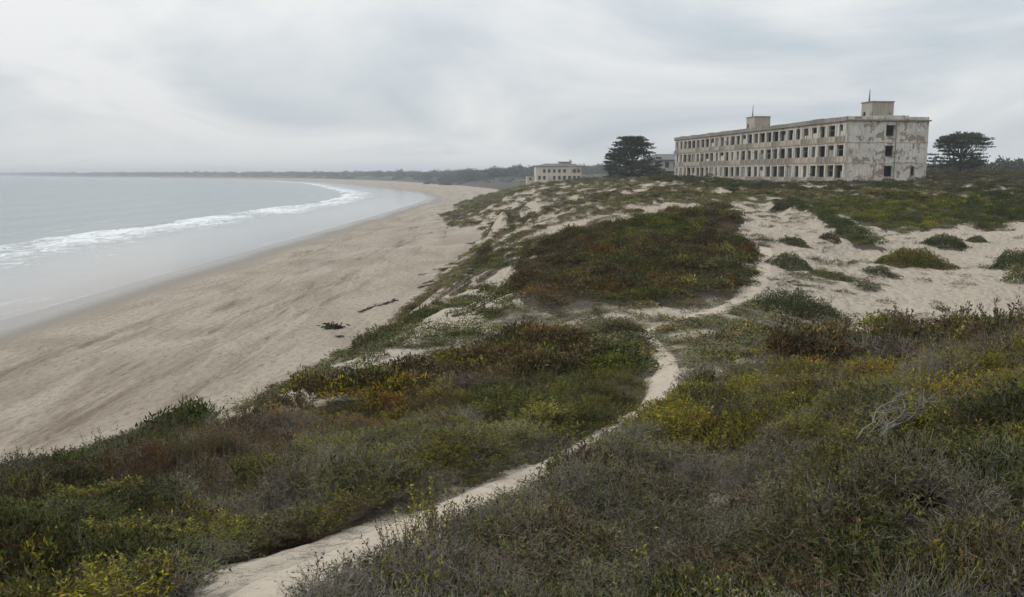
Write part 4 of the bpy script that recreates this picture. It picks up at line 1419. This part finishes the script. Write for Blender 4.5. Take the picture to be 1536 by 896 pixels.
for s, b, op in wins:
    w, h = op[1] - op[0], op[3] - op[2]
    wo = window(bld, w, h, (op[0], 0.0, op[2] + .004), 0, rb.choice([0, 0, 0, 1, 2]))
    q = rb.random()
    if q < 0.10:
        MB().box(.065, w - .065, 0.21, 0.25, 0.005, h * rb.choice([.3, .45, .6])).build('infill', M_FACADE, wo)
    elif q < 0.32:
        a = rb.choice([0.35, 0.5, 1.0, 1.0])
        k = MB().box(w - .07 - (w - .14) * a, w - .07, 0.21, 0.25, 0.005, h - .065 if rb.random() < .7 else h * .6).build('boarding', M_BOARD, wo)
for op in eo:
    window(bld, op[1] - op[0], op[3] - op[2], (B_L - 0.003, 0.423 + op[0], op[2] + .004), math.pi / 2, 0)
# end wall trim: ledge lines, rain pipe, corner pier
for s in range(1, N_ST):
    o = MB().box(B_L - .001, B_L + 0.07, 0.0, B_D + .40, s * STOREY - 0.13, s * STOREY - .02).build('floor_ledge', M_ENDWALL, bld)
MB().tube([(B_L + .1, B_D * .615, -1), (B_L + .1, B_D * .615, ROOF_Z + .3)], [.07, .07], 8).build('rain_pipe', M_CONC, bld)
# roof slab, parapet
MB().box(-0.35, B_L + 0.28, -0.34, B_D + 0.7, ROOF_Z + .003, ROOF_Z + 0.24).build('roof_slab', M_CONC, bld, 0.03)
pz0, pz1 = ROOF_Z + 0.243, ROOF_Z + 0.80
rp = random.Random(8)
n_pp = 22
for i in range(n_pp):                       # parapet in lengths, a little uneven
    x0 = -0.2 + i * (B_L + .3) / n_pp; x1 = x0 + (B_L + .3) / n_pp - 0.015
    MB().box(x0, x1, -0.20, 0.04, pz0, pz1 + rp.uniform(-.10, .05)).build('parapet', M_CONC, bld, 0.03)
for i in range(4):
    y0 = 0.06 + i * (B_D + .3) / 4; y1 = y0 + (B_D + .3) / 4 - 0.015
    MB().box(B_L - .12, B_L + .12, y0, y1, pz0, pz1 + (0.12 if i == 2 else rp.uniform(-.1, .02))).build('parapet', M_ENDWALL, bld, 0.03)


def world_xy(lx, ly):
    c, s = math.cos(B_ROT), math.sin(B_ROT)
    return FAR_C[0] + lx * c - ly * s, FAR_C[1] + lx * s + ly * c


def px_of(x, y, z):
    d = np.array([x, y, z - CAM_Z])
    f = d[1] * CP - d[2] * SP; u = d[1] * SP + d[2] * CP
    return 768 + F_PX * d[0] / f, 448 - F_PX * u / f


def local_x(px, ly, z):
    xs = np.linspace(0, B_L, 900)
    return float(xs[np.argmin([abs(px_of(*world_xy(a, ly), z)[0] - px) for a in xs])])


def roof_tower(x1, y0, dx, dy, h, mast_h, lean):
    x0, y1 = x1 - dx, y0 + dy
    zb = ROOF_Z + 0.243
    t = empty('roof_tower', (x0, y0, zb)); t.parent = bld
    MB().wall(dx, h, 0.25, [(0.55, 1.35, 0.35, 1.5)], 0).build('tower_wall', M_TOWER, t)
    w2 = MB().wall(dy - .25, h, 0.25, [], 0).build('tower_wall', M_TOWER, t); w2.location = (dx - .003, 0.252, 0); w2.rotation_euler = (0, 0, math.pi / 2)
    MB().box(0, dx - .26, dy - .25, dy, 0, h - .01).build('tower_wall', M_TOWER, t)
    MB().box(0, .25, .26, dy - .26, 0, h - .01).build('tower_wall', M_TOWER, t)
    MB().box(-0.12, dx + 0.12, -0.12, dy + 0.12, h + .003, h + 0.17).build('tower_roof', M_CONC, t, 0.03)
    MB().box(.26, dx - .26, .9, .95, .01, h - .02).build('inner_wall', M_INSIDE, t)
    MB().tube([(dx * .45, .5, h + .17), (dx * .45, .5, h + .9), (dx * .45 - lean * .4, .5, h + 1.0 + mast_h * .5), (dx * .45 - lean, .5, h + mast_h)], [.16, .11, .05, .025], 6).build('mast', M_METAL, t)


roof_tower(local_x(1132, 1.0, BASE_Z + 12), 1.0, 4.2, 3.3, 2.75, 2.6, -0.25)
roof_tower(B_L - 3.0, 5.6, 3.2, 3.8, 2.95, 2.2, -0.2)


# ------------------------------------------------------------------ the other houses
M_ROOF = plain_noise_material('grey_roofing', (0.17, 0.165, 0.16), (0.10, 0.10, 0.10), 1.2)
M_CREAM = plaster_material('cream_render', (0.56, 0.52, 0.45), (0.36, 0.31, 0.25), (0.42, 0.30, 0.22), 0.60, 0.45, 0.8)
M_GREYW = plaster_material('grey_render', (0.36, 0.35, 0.33), (0.22, 0.21, 0.19), (0.26, 0.22, 0.18), 0.66, 0.5)
M_DARKGLASS = plain_noise_material('dark_pane', (0.05, 0.055, 0.06), (0.03, 0.03, 0.035), 0.5, 0.3)
pane_cache = {}


def house_window(parent, x, z, w, h, y=0.0):
    key = (w, h)
    if key not in pane_cache:
        t = .09
        fm = MB().box(-.02, w + .02, -.07, -.004, -.1, -.002).box(-t, -.002, -.05, -.004, 0, h).box(w + .002, w + t, -.05, -.004, 0, h).box(-t, w + t, -.05, -.004, h + .002, h + t).mesh('window')
        pm = MB().box(0, w, .12, .16, 0, h).box(w / 2 - .03, w / 2 + .03, .06, .11, 0, h).mesh('pane')
        fm.materials.append(M_FRAME); pm.materials.append(M_DARKGLASS)
        pane_cache[key] = (fm, pm)
    f = link('window', pane_cache[key][0], None, parent); f.location = (x, y, z)
    link('pane', pane_cache[key][1], None, f)


def hip_roof(W, D, z, h, ov, ridge=0.5):
    x0, x1, y0, y1 = -ov, W + ov, -ov, D + ov
    k = min(W, D) / 2 * ridge * 2 if False else (D / 2 + ov) * 0.95
    pts = [(x0, y0, z), (x1, y0, z), (x1, y1, z), (x0, y1, z), (x0 + k, D / 2, z + h), (x1 - k, D / 2, z + h), (x0, y0, z - .15), (x1, y0, z - .15), (x1, y1, z - .15), (x0, y1, z - .15)]
    return MB().poly(pts, [(0, 1, 5, 4), (1, 2, 5), (2, 3, 4, 5), (3, 0, 4), (6, 7, 1, 0), (7, 8, 2, 1), (8, 9, 3, 2), (9, 6, 0, 3), (9, 8, 7, 6)])


# cream house far along the shore
p = at_y(804, 272, 385.0)
W, D, H = 19.6, 9.5, 6.9
h1 = empty('far_house', (p[0], p[1], p[2] - 0.6), math.radians(4))
tag(h1, 'small cream two-storey house with low roof and lantern far along the dunes', 'house')
xs = [1.0, 3.1, 5.2, 7.4, 9.6, 11.7, 13.9, 16.0, 17.9]
op = []
rh = random.Random(4)
for i, x in enumerate(xs):
    for z in (1.3, 4.3):
        if rh.random() < .12: continue
        op.append((x, x + (1.0 if i < 5 else 1.25), z, z + (1.3 if z > 3 else 1.5)))
MB().wall(W, H, 0.3, op, -1.5).build('wall', M_CREAM, h1)
MB().box(0, .3, .302, D, -1.5, H - .01).build('wall', M_CREAM, h1)
MB().box(W - .3, W, .302, D, -1.5, H - .01).build('wall', M_CREAM, h1)
MB().box(.31, W - .31, D - .3, D, -1.5, H - .01).build('wall', M_CREAM, h1)
MB().box(.31, W - .31, .31, D - .31, 3.1, 3.3).build('floor_slab', M_INSIDE, h1)
for x0, x1, z0, z1 in op: house_window(h1, x0, z0, x1 - x0, z1 - z0)
rf = hip_roof(W, D, H + .16, 1.1, .5).build('roof', M_ROOF, h1)
MB().box(10.6, 15.4, 3.0, 6.2, H + .5, H + 1.75).build('lantern', M_CREAM, rf)
MB().box(10.0, 16.0, 2.5, 6.7, H + 1.753, H + 2.05).build('lantern_roof', M_ROOF, rf)
MB().box(15.0, 15.8, 4.0, 4.8, H + 2.053, H + 2.9).build('chimney', M_CREAM, rf)
# low white annex beside it
p2 = at_y(790, 271.5, 392.0)
h2 = empty('annex', (p2[0], p2[1], p2[2] - .6), math.radians(4))
tag(h2, 'low white flat-roofed shed beside the far cream house', 'shed')
MB().wall(3.5, 2.6, .25, [(1.2, 2.1, .9, 1.9)], -1.2).build('wall', M_CREAM, h2)
MB().box(0, 3.5, .252, 4, -1.2, 2.58).build('back_room', M_CREAM, h2)
MB().box(-.2, 3.7, -.2, 4.2, 2.603, 2.8).build('roof', M_ROOF, h2)
house_window(h2, 1.2, .9, .9, 1.0)
# grey house with veranda between the cypress and the long building
p3 = at_y(962, 268, 262.0)
W3, D3, H3 = 15.0, 9.0, 5.6
h3 = empty('veranda_house', (p3[0], p3[1], p3[2] - .3), math.radians(-5))
tag(h3, 'grey two-storey house with a veranda half hidden behind the large cypress', 'house')
op = [(x, x + 1.1, 3.5, 5.0) for x in (1.2, 4.0, 6.8, 9.3, 11.8)] + [(x, x + 1.2, .6, 2.3) for x in (1.2, 4.2, 7.0, 11.6)] + [(9.4, 10.4, .0, 2.2)]
MB().wall(W3, H3, .3, op, -1.0).build('wall', M_GREYW, h3)
MB().box(0, .3, .302, D3, -1, H3 - .01).build('wall', M_GREYW, h3); MB().box(W3 - .3, W3, .302, D3, -1, H3 - .01).build('wall', M_GREYW, h3)
MB().box(.31, W3 - .31, D3 - .3, D3, -1, H3 - .01).build('wall', M_GREYW, h3)
MB().box(.31, W3 - .31, .31, D3 - .31, 2.7, 2.9).build('floor_slab', M_INSIDE, h3)
for x0, x1, z0, z1 in op[:-1]: house_window(h3, x0, z0, x1 - x0, z1 - z0)
MB().box(9.4, 10.4, .1, .16, .0, 2.2).build('door', M_DARKGLASS, h3)
rf3 = hip_roof(W3, D3, H3 + .16, 1.7, .5).build('roof', M_ROOF, h3)
MB().box(9.6, 10.6, 4.2, 5.2, H3 + 1.0, H3 + 2.7).build('chimney', M_GREYW, rf3)
ve = MB().poly([(-.5, -2.8, 2.55), (W3 + .5, -2.8, 2.55), (W3 + .5, -.01, 3.25), (-.5, -.01, 3.25), (-.5, -2.8, 2.43), (W3 + .5, -2.8, 2.43), (W3 + .5, -.01, 3.13), (-.5, -.01, 3.13)], [(0, 1, 2, 3), (7, 6, 5, 4), (4, 5, 1, 0), (5, 6, 2, 1), (7, 4, 0, 3)]).build('veranda_roof', M_ROOF, h3)
pm = MB().box(-.1, .1, -.1, .1, -1, 2.46).mesh('veranda_post', .01); pm.materials.append(M_FRAME)
for i in range(8):
    o = link('veranda_post', pm, None, h3); o.location = (.1 + i * (W3 - .2) / 7, -2.55, 0)

# ------------------------------------------------------------------ trees
M_BARK = plain_noise_material('cypress_bark', (0.085, 0.07, 0.055), (0.045, 0.038, 0.03), 2.0, stretch=(1, 1, .2))


def tree(name, label, px, py, Y, Ht, pads, trunk_pts, trunk_r, tint, leaf=0.42, per=120, seed=1):
    base = at_y(px, py, Y)
    gz = float(ground(base[0], base[1]))
    root = empty(name, (base[0], base[1], gz - 0.1))
    tag(root, label, 'tree', 'cypresses by the buildings')
    r = np.random.default_rng(seed)
    m = MB(); m.tube(trunk_pts, trunk_r, 8)
    m.build('trunk', M_BARK, root)
    tp = np.array(trunk_pts)
    lm = MB(); L = Leaves(r)
    for (x, y, z, ra, rc, limb) in pads:
        n = int(per * (ra / 1.5) ** 2) + 20
        a = r.uniform(0, 2 * math.pi, n); q = np.sqrt(r.uniform(0, 1, n))
        lump = 1 + .28 * np.sin(a * 3 + x) + .18 * np.sin(a * 7 + y)
        out = np.array([x, y]) / (math.hypot(x, y) + .3)
        P = np.stack([x + np.cos(a) * q * ra * lump, y + np.sin(a) * q * ra * lump, z + r.uniform(-.6, 1, n) * rc * np.sqrt(1.05 - q * q) + .10 * q * ra * (np.cos(a) * out[0] + np.sin(a) * out[1])], 1)
        D = unit(np.stack([np.cos(a) * .8 + out[0] * .6, np.sin(a) * .8 + out[1] * .6, np.full(n, .22)], 1) + r.normal(0, .35, (n, 3)))
        L.cards(P, D, leaf, leaf * .42, .55, 1.35)
        if limb:
            zt = z * .45 + .06 * Ht
            k = np.argmin(np.abs(tp[:, 2] - zt)); s = tp[k]
            e = np.array([x, y, z - rc * .2])
            mid = s * .5 + e * .5 + np.array([r.normal(0, .2), r.normal(0, .2), -.05 * Ht + r.normal(0, .15)])
            lm.tube([s, s * .7 + mid * .3, mid, mid * .4 + e * .6, e], [.16, .13, .10, .07, .03], 5)
    lm.build('limbs', M_BARK, root)
    link('crown', L.mesh('crown', np.array(tint)), M_PLANT_OWN, root)
    return root


rt = random.Random(21)
# broad dome-shaped cypress: foliage almost to the ground
Ht = 9.9
pads = []
for i in range(190):
    h = rt.uniform(.10, 1.0) ** .9
    R = np.interp(h, [.08, .2, .4, .6, .8, .93, 1.0], [6.2, 6.7, 6.1, 5.0, 3.7, 2.5, .9])
    a = rt.uniform(0, 2 * math.pi); q = rt.uniform(.25, 1) ** .55
    lo = 1 + .10 * math.sin(3 * a + 5 * h)
    pads.append((R * q * lo * math.cos(a), R * q * lo * math.sin(a) * .9, h * Ht * .97, rt.uniform(.8, 1.6), rt.uniform(.25, .42), i % 3 == 0))
tree('cypress_tree', 'broad dark dome-shaped cypress standing left of the long building', 947, 272, 205.0, Ht, pads,
     [(0, 0, -.4), (.1, 0, 1.2), (0, .1, 3), (.2, 0, 5), (.1, .1, 7), (0, 0, 8.8)], [.62, .48, .4, .3, .2, .06], (.052, .066, .046), .46, 95, 2)
# flat-topped cypress: dense plate on top, open layers below
Ht = 9.9
pads = []
for i in range(80):
    a = rt.uniform(0, 2 * math.pi); q = math.sqrt(rt.random())
    R = 4.5
    pads.append((R * q * math.cos(a) + .3, R * q * math.sin(a), Ht * (.97 - .20 * q * q) - rt.uniform(0, 1.1), rt.uniform(.8, 1.4), rt.uniform(.25, .4), i % 4 == 0))
for i in range(64):
    h = rt.choice([.36, .43, .50, .57, .64, .70]) + rt.uniform(-.015, .015)
    a = rt.uniform(0, 2 * math.pi); q = rt.uniform(.5, 1)
    R = np.interp(h, [.36, .7], [5.6, 5.1])
    pads.append((R * q * math.cos(a), R * q * math.sin(a), h * Ht, rt.uniform(.7, 1.3), rt.uniform(.14, .24), i % 2 == 0))
for i in range(26):
    h = rt.uniform(.22, .34)
    a = rt.uniform(0, 2 * math.pi); q = rt.uniform(.3, 1)
    pads.append((4.8 * q * math.cos(a) - .3, 4.8 * q * math.sin(a), h * Ht, rt.uniform(.8, 1.4), rt.uniform(.2, .3), i % 3 == 0))
tree('cypress_tree', 'flat-topped cypress with layered open branches right of the long building', 1438, 260, 185.0, Ht, pads,
     [(-.1, 0, -.4), (0, 0, 1.2), (.1, .1, 2.6), (.3, 0, 4.4), (.2, .1, 6.2), (.3, 0, 8.6)], [.55, .42, .36, .27, .18, .06], (.056, .070, .048), .42, 120, 3)


# ------------------------------------------------------------------ woods in the distance
def wood(name, label, pts, s0, s1, tint, squash=1.0):
    r = np.random.default_rng(len(pts))
    n = len(pts)
    P = np.array(pts); z = ground(P[:, 0], P[:, 1])
    s = r.uniform(s0, s1, n)
    cr = np.array(KIND['crown'])
    t = np.array(tint) * r.uniform(.7, 1.35, (n, 1))
    scatter(name, np.column_stack([P, z - .8]), np.column_stack([np.zeros(n), np.zeros(n), r.uniform(0, 6.28, n)]), np.column_stack([s * 1.2, s * 1.2, s * squash * r.uniform(.75, 1.3, n)]), cr[r.integers(0, len(cr), n)], t, label)


rw = np.random.default_rng(17)
pts = []
for i in range(240):                                    # right, behind the flat-topped tree
    Y = rw.uniform(300, 380); px = rw.uniform(1380, 1760)
    pts.append(((px - 768) / F_PX * Y, Y))
wood('far_wood', 'dark wood behind the flat-topped tree at the right', pts, .62, 1.0, (.05, .06, .042))
pts = []
for i in range(1000):                                    # hill behind the small house
    Y = rw.uniform(820, 1350); px = rw.uniform(640, 1300)
    pts.append(((px - 768) / F_PX * Y, Y))
wood('far_wood', 'hazy blue-grey wood on the low hill behind the cream house', pts, .4, .95, (.048, .058, .045))
pts = []
for i in range(1500):                                   # dark belt of trees on the far shore
    k = rw.integers(52, len(SHORE_S) - 8)
    a, b = SHORE_S[k], SHORE_S[k + 1]; t = rw.uniform(); q = a + (b - a) * t
    d = b - a; nrm = np.array([d[1], -d[0]]) / np.hypot(*d)
    pts.append(tuple(q + nrm * rw.uniform(75, 330)))
wood('far_wood', 'thin dark belt of trees along the headland across the bay', pts, 1.0, 1.7, (.045, .055, .045), .85)

pts = []
for i in range(2600):                                   # low scrub on the flat land behind the bay
    Y = rw.uniform(480, 1000); px = rw.uniform(540, 960)
    q = ((px - 768) / F_PX * Y, Y)
    if shore_dist(np.array([q[0]]), np.array([q[1]]))[0] > 75: pts.append(q)
wood('far_scrub', 'low dark scrub on the flat land between the far beach and the wooded hill', pts, .22, .42, (.07, .064, .046), .7)

# ------------------------------------------------------------------ single bushes on the sand
TINTS = {'green': [G1, G3, G2, YG2], 'dark': [G2, DK, G1, GG2], 'olive': [G1, YG2, G3, RUST, G2], 'grey': [GG2, GG, BR2], 'brown': [BR1, BR2, G2, PUR], 'mix': [G1, YG2, GG2, G2]}


def bush(name, label, px, py, wpx, hm, tone, depth=0.6, ang=0.0, seed=0, dens=1.0, group='single bushes on the sand'):
    """py: lowest edge of the bush in the photograph; wpx: its width there"""
    c = hit(px, py - 2)
    Y = c[1]; half = wpx / F_PX * Y / 2
    cy = Y + half * depth * 0.6
    cx = (px - 768) / F_PX * cy
    cz = float(ground(cx, cy))
    r = np.random.default_rng(seed + 100)
    root = empty(name, (cx, cy, cz))
    tag(root, label, 'bush', group)
    n = int(np.clip(900 * half * half * depth * dens * 5.5, 500, 12000))
    a = r.uniform(0, 2 * math.pi, n); q = np.sqrt(r.uniform(0, 1, n)); q = np.where(r.uniform(0, 1, n) < .10, q * r.uniform(1, 1.45, n), q)
    edge = 1 + .16 * np.sin(2 * a + seed) + .13 * np.sin(5 * a + 2 * seed) + .10 * np.sin(9 * a + seed * 3)
    ex = np.cos(a) * q * half * edge; ey = np.sin(a) * q * half * depth * edge
    lx = ex * math.cos(ang) - ey * math.sin(ang); ly = ex * math.sin(ang) + ey * math.cos(ang)
    gz = ground(cx + lx, cy + ly) - cz
    lump = .6 * fbm((cx + lx) * 1.6, (cy + ly) * 1.6, 3, 400 + seed) + .4 * fbm((cx + lx) * 6, (cy + ly) * 6, 2, 420 + seed)
    top = hm * np.clip(1 - q ** 2.4, 0, 1) * (0.35 + 1.25 * lump) + .05
    z = gz + top * np.clip(r.uniform(.15, 1.1, n) ** .7, 0, 1.05)
    P = np.stack([lx, ly, z], 1)
    D = unit(np.stack([np.cos(a) * q * .7, np.sin(a) * q * .7, np.full(n, .6)], 1) + unit(r.normal(size=(n, 3))) * .85)
    L = Leaves(r)
    k = float(np.clip(Y / 55, .6, 1.6))
    L.leaves(P, D, .11 * k, .052 * k)
    # uneven sprigs that break the outline
    me_t = np.array(TINTS[tone])
    cn = np.clip((fbm((cx + lx) * 1.3, (cy + ly) * 1.3, 2, 440 + seed) - .5) * 2.4 + .5, 0, .999)
    mixv = np.where(r.uniform(0, 1, n) < .5, cn, r.uniform(0, 1, n))
    leafc = me_t[np.minimum((mixv * len(me_t)).astype(int), len(me_t) - 1)]
    me = L.mesh('foliage')
    add_attr(me, 'tint', np.concatenate([np.repeat(leafc, 5, 0), np.ones((n * 5, 1))], 1), 'FLOAT_COLOR')
    link('foliage', me, M_PLANT_OWN, root)
    S = Leaves(r)
    for i in range(int(14 + half * 10)):
        aa = r.uniform(0, 6.28); qq = math.sqrt(r.uniform(0, 1)) * .8
        bx, by = math.cos(aa) * qq * half, math.sin(aa) * qq * half * depth
        bx, by = bx * math.cos(ang) - by * math.sin(ang), bx * math.sin(ang) + by * math.cos(ang)
        b0 = np.array([bx, by, float(ground(cx + bx, cy + by)) - cz - .05])
        S.stem(curve(b0, np.array([math.cos(aa) * .5, math.sin(aa) * .5, 1.2]), hm * r.uniform(.7, 1.2) + .1, 4, r, .5), .010, .005, BROWN)
    link('stems', S.mesh('stems', np.array(BR1)), M_PLANT_OWN, root)
    return root


bush('ice_plant', 'rounded olive ice plant mound alone in the pale sand bowl', 1373, 402, 104, .85, 'olive', .55, 0, 1, 1.2)
bush('dune_bush', 'large dark green bush beside the path where it climbs', 1203, 480, 122, .95, 'dark', .5, 0.1, 2, 2.2)
bush('dune_bush', 'low grey-green bush on the sand directly above the large bush', 1190, 409, 62, .55, 'dark', .6, 0, 3)
bush('dune_bush', 'dark bush on the sand above the rounded ice plant mound', 1418, 377, 62, .75, 'dark', .5, -.2, 4)
bush('dune_bush', 'small grey-green bush furthest right of the sand bowl rim', 1465, 366, 30, .3, 'grey', .7, 0, 5)
bush('dune_bush', 'long narrow bush at the lower end of the dark ridge', 1324, 416, 50, .5, 'dark', .35, -.75, 6)
bush('dune_bush', 'small bush between the large bush and the ridge end', 1252, 423, 60, .4, 'mix', .45, -.2, 7)
bush('dune_bush', 'thin trailing bush right of the large bush', 1308, 440, 36, .35, 'grey', .4, -.5, 8)
bush('dune_bush', 'flat scrap of a bush on the sand slope above the grey-green bush', 1192, 372, 40, .45, 'dark', .5, 0, 9)
bush('dune_bush', 'small dark bush on the sand under the ridge', 1245, 366, 30, .45, 'brown', .5, -.4, 10)
bush('dune_bush', 'low brown bush at the top of the sand slope', 1172, 320, 34, .4, 'brown', .5, 0, 11)
bush('dune_bush', 'dark green bush cut by the right edge behind the thicket', 1522, 405, 76, .9, 'dark', .5, .3, 12)
bush('dune_bush', 'olive bush at the right edge below another bush', 1540, 428, 56, .9, 'olive', .6, 0, 13)
bush('dune_bush', 'long low green bush on the sand between the beach crest and the mound', 672, 513, 170, .6, 'green', .22, .10, 14)
bush('dune_bush', 'small green bush on the sand below the beach crest', 552, 547, 52, .4, 'mix', .45, .2, 15)
bush('dune_bush', 'spreading green bush just above the yellow heath', 566, 582, 78, .42, 'green', .45, .15, 16)
bush('dune_bush', 'round grey-green tuft where the crest strip meets the heath', 392, 612, 44, .4, 'grey', .6, 0, 17)
bush('dune_bush', 'low heather-brown bush on the sand beside the middle mound', 1095, 372, 78, .45, 'brown', .35, 0, 18)
bush('dune_bush', 'dark tuft at the foot of the dune slope on the beach side', 727, 386, 26, .9, 'brown', .6, 0, 19)


# ------------------------------------------------------------------ wrack on the beach
def beach_at(px, py):
    d = ray(px, py); z = 2.0
    for _ in range(12):
        t = (z - CAM_Z) / d[2]
        z = float(beach_profile(shore_dist(np.array([d[0] * t]), np.array([d[1] * t])))[0])
    return np.array([d[0] * t, d[1] * t, z])


M_KELP = plain_noise_material('dried_kelp', (0.055, 0.042, 0.028), (0.025, 0.02, 0.014), 6.0, 0.55)


def kelp(label, pts_px, rad, lumps, seed):
    r = np.random.default_rng(seed)
    W = [beach_at(*q) for q in pts_px]
    root = empty('kelp', W[0])
    tag(root, label, 'kelp', 'kelp washed up on the beach')
    m = MB()
    for s in range(4):
        pts = []; rad_l = []
        for i in range(len(W) - 1):
            for t in np.linspace(0, 1, 6, endpoint=False):
                q = W[i] * (1 - t) + W[i + 1] * t - W[0]
                pts.append(tuple(q + np.array([r.normal(0, rad * 1.2), r.normal(0, rad * 1.2), abs(r.normal(.02, rad * .6)) + .08])))
                rad_l.append(rad * r.uniform(.35, .9))
        m.tube(pts, rad_l, 6)
    m.build('stalk', M_KELP, root)
    L = Leaves(r)
    n = lumps
    t = r.uniform(0, 1, n) ** 1.6 * (len(W) - 1.001); i = t.astype(int); f = (t - i)[:, None]
    Wn = np.array(W)
    P = Wn[len(W) - 2 - i] * f + Wn[len(W) - 1 - i] * (1 - f) - Wn[0] + np.column_stack([r.normal(0, rad * 2.2, n), r.normal(0, rad * 2.2, n), np.abs(r.normal(0, rad * 1.3, n)) + .06])
    D = unit(r.normal(size=(n, 3)) * np.array([1, 1, .25]))
    L.leaves(P, D, rad * 5, rad * 1.8)
    link('blades', L.mesh('blades', np.array((.05, .038, .025))), M_PLANT_OWN, root)


kelp('long dark kelp strand with a lump at its end on the beach', [(538, 470), (555, 464), (575, 459), (594, 452)], .06, 90, 1)
kelp('round dark kelp heap alone on the beach near the crest', [(488, 494), (498, 491), (508, 493)], .085, 150, 2)
kelp('pair of thin kelp strips furthest up the beach', [(627, 433), (640, 430), (654, 428)], .05, 60, 3)
kelp('thin kelp strip just beyond the pair of strips', [(634, 427), (645, 424), (656, 423)], .045, 40, 4)
kelp('short scrap of kelp beside the long strand', [(602, 463), (610, 461), (616, 460)], .045, 30, 5)
kelp('tiny kelp scrap below the round heap', [(507, 507), (512, 506)], .05, 24, 6)

# driftwood stump at the foot of the slope
w0 = beach_at(681, 334)
dw = empty('driftwood', w0)
tag(dw, 'small dark driftwood stump standing at the foot of the dune slope', 'driftwood')
MB().tube([(0, 0, -.2), (.05, 0, .5), (-.05, 0, 1.0), (.1, 0, 1.5)], [.28, .22, .2, .08], 7).build('stump', M_BARK, dw)
MB().tube([(.05, 0, .35), (-.6, .2, .35), (-1.1, .3, .12)], [.16, .13, .06], 6).build('root_limb', M_BARK, dw)


# ------------------------------------------------------------------ dead branch lying in the thicket
def dead_branch():
    r = np.random.default_rng(9)
    g = plain_noise_material('bleached_wood', (0.19, 0.175, 0.155), (0.10, 0.09, 0.08), 14.0, 0.85)
    a = hit(1300, 708); b = hit(1392, 655)
    a[2] += .30; b[2] += .42
    root = empty('dead_branch', a)
    tag(root, 'grey tangle of dead branches lying in the thicket at the lower right', 'branch')
    ax = b - a
    m = MB(); mains = []
    for s in range(6):
        pts = []
        off = r.normal(0, .055, 3)
        for i in range(9):
            t = i / 8
            pts.append(ax * t + off * (1 + t) + np.array([r.normal(0, .022), r.normal(0, .022), .10 * math.sin(t * 3.1) + r.normal(0, .02)]))
        mains.append(np.array(pts))
        m.tube(pts, list(np.linspace(.010, .005, 9) * r.uniform(.7, 1.2)), 6)
    m.build('limb', g, root)
    m = MB()
    for k in range(130):
        P = mains[r.integers(0, 5)]; i = r.integers(1, 8)
        d = unit(ax * r.uniform(-.2, 1) + r.normal(0, .5, 3) + np.array([0, 0, -.15]))
        c = curve(P[i], d, r.uniform(.12, .38), 5, r, 1.1, -.1)
        m.tube(c, [.0055, .0048, .004, .003, .002], 4)
    m.build('twigs', g, root)


dead_branch()
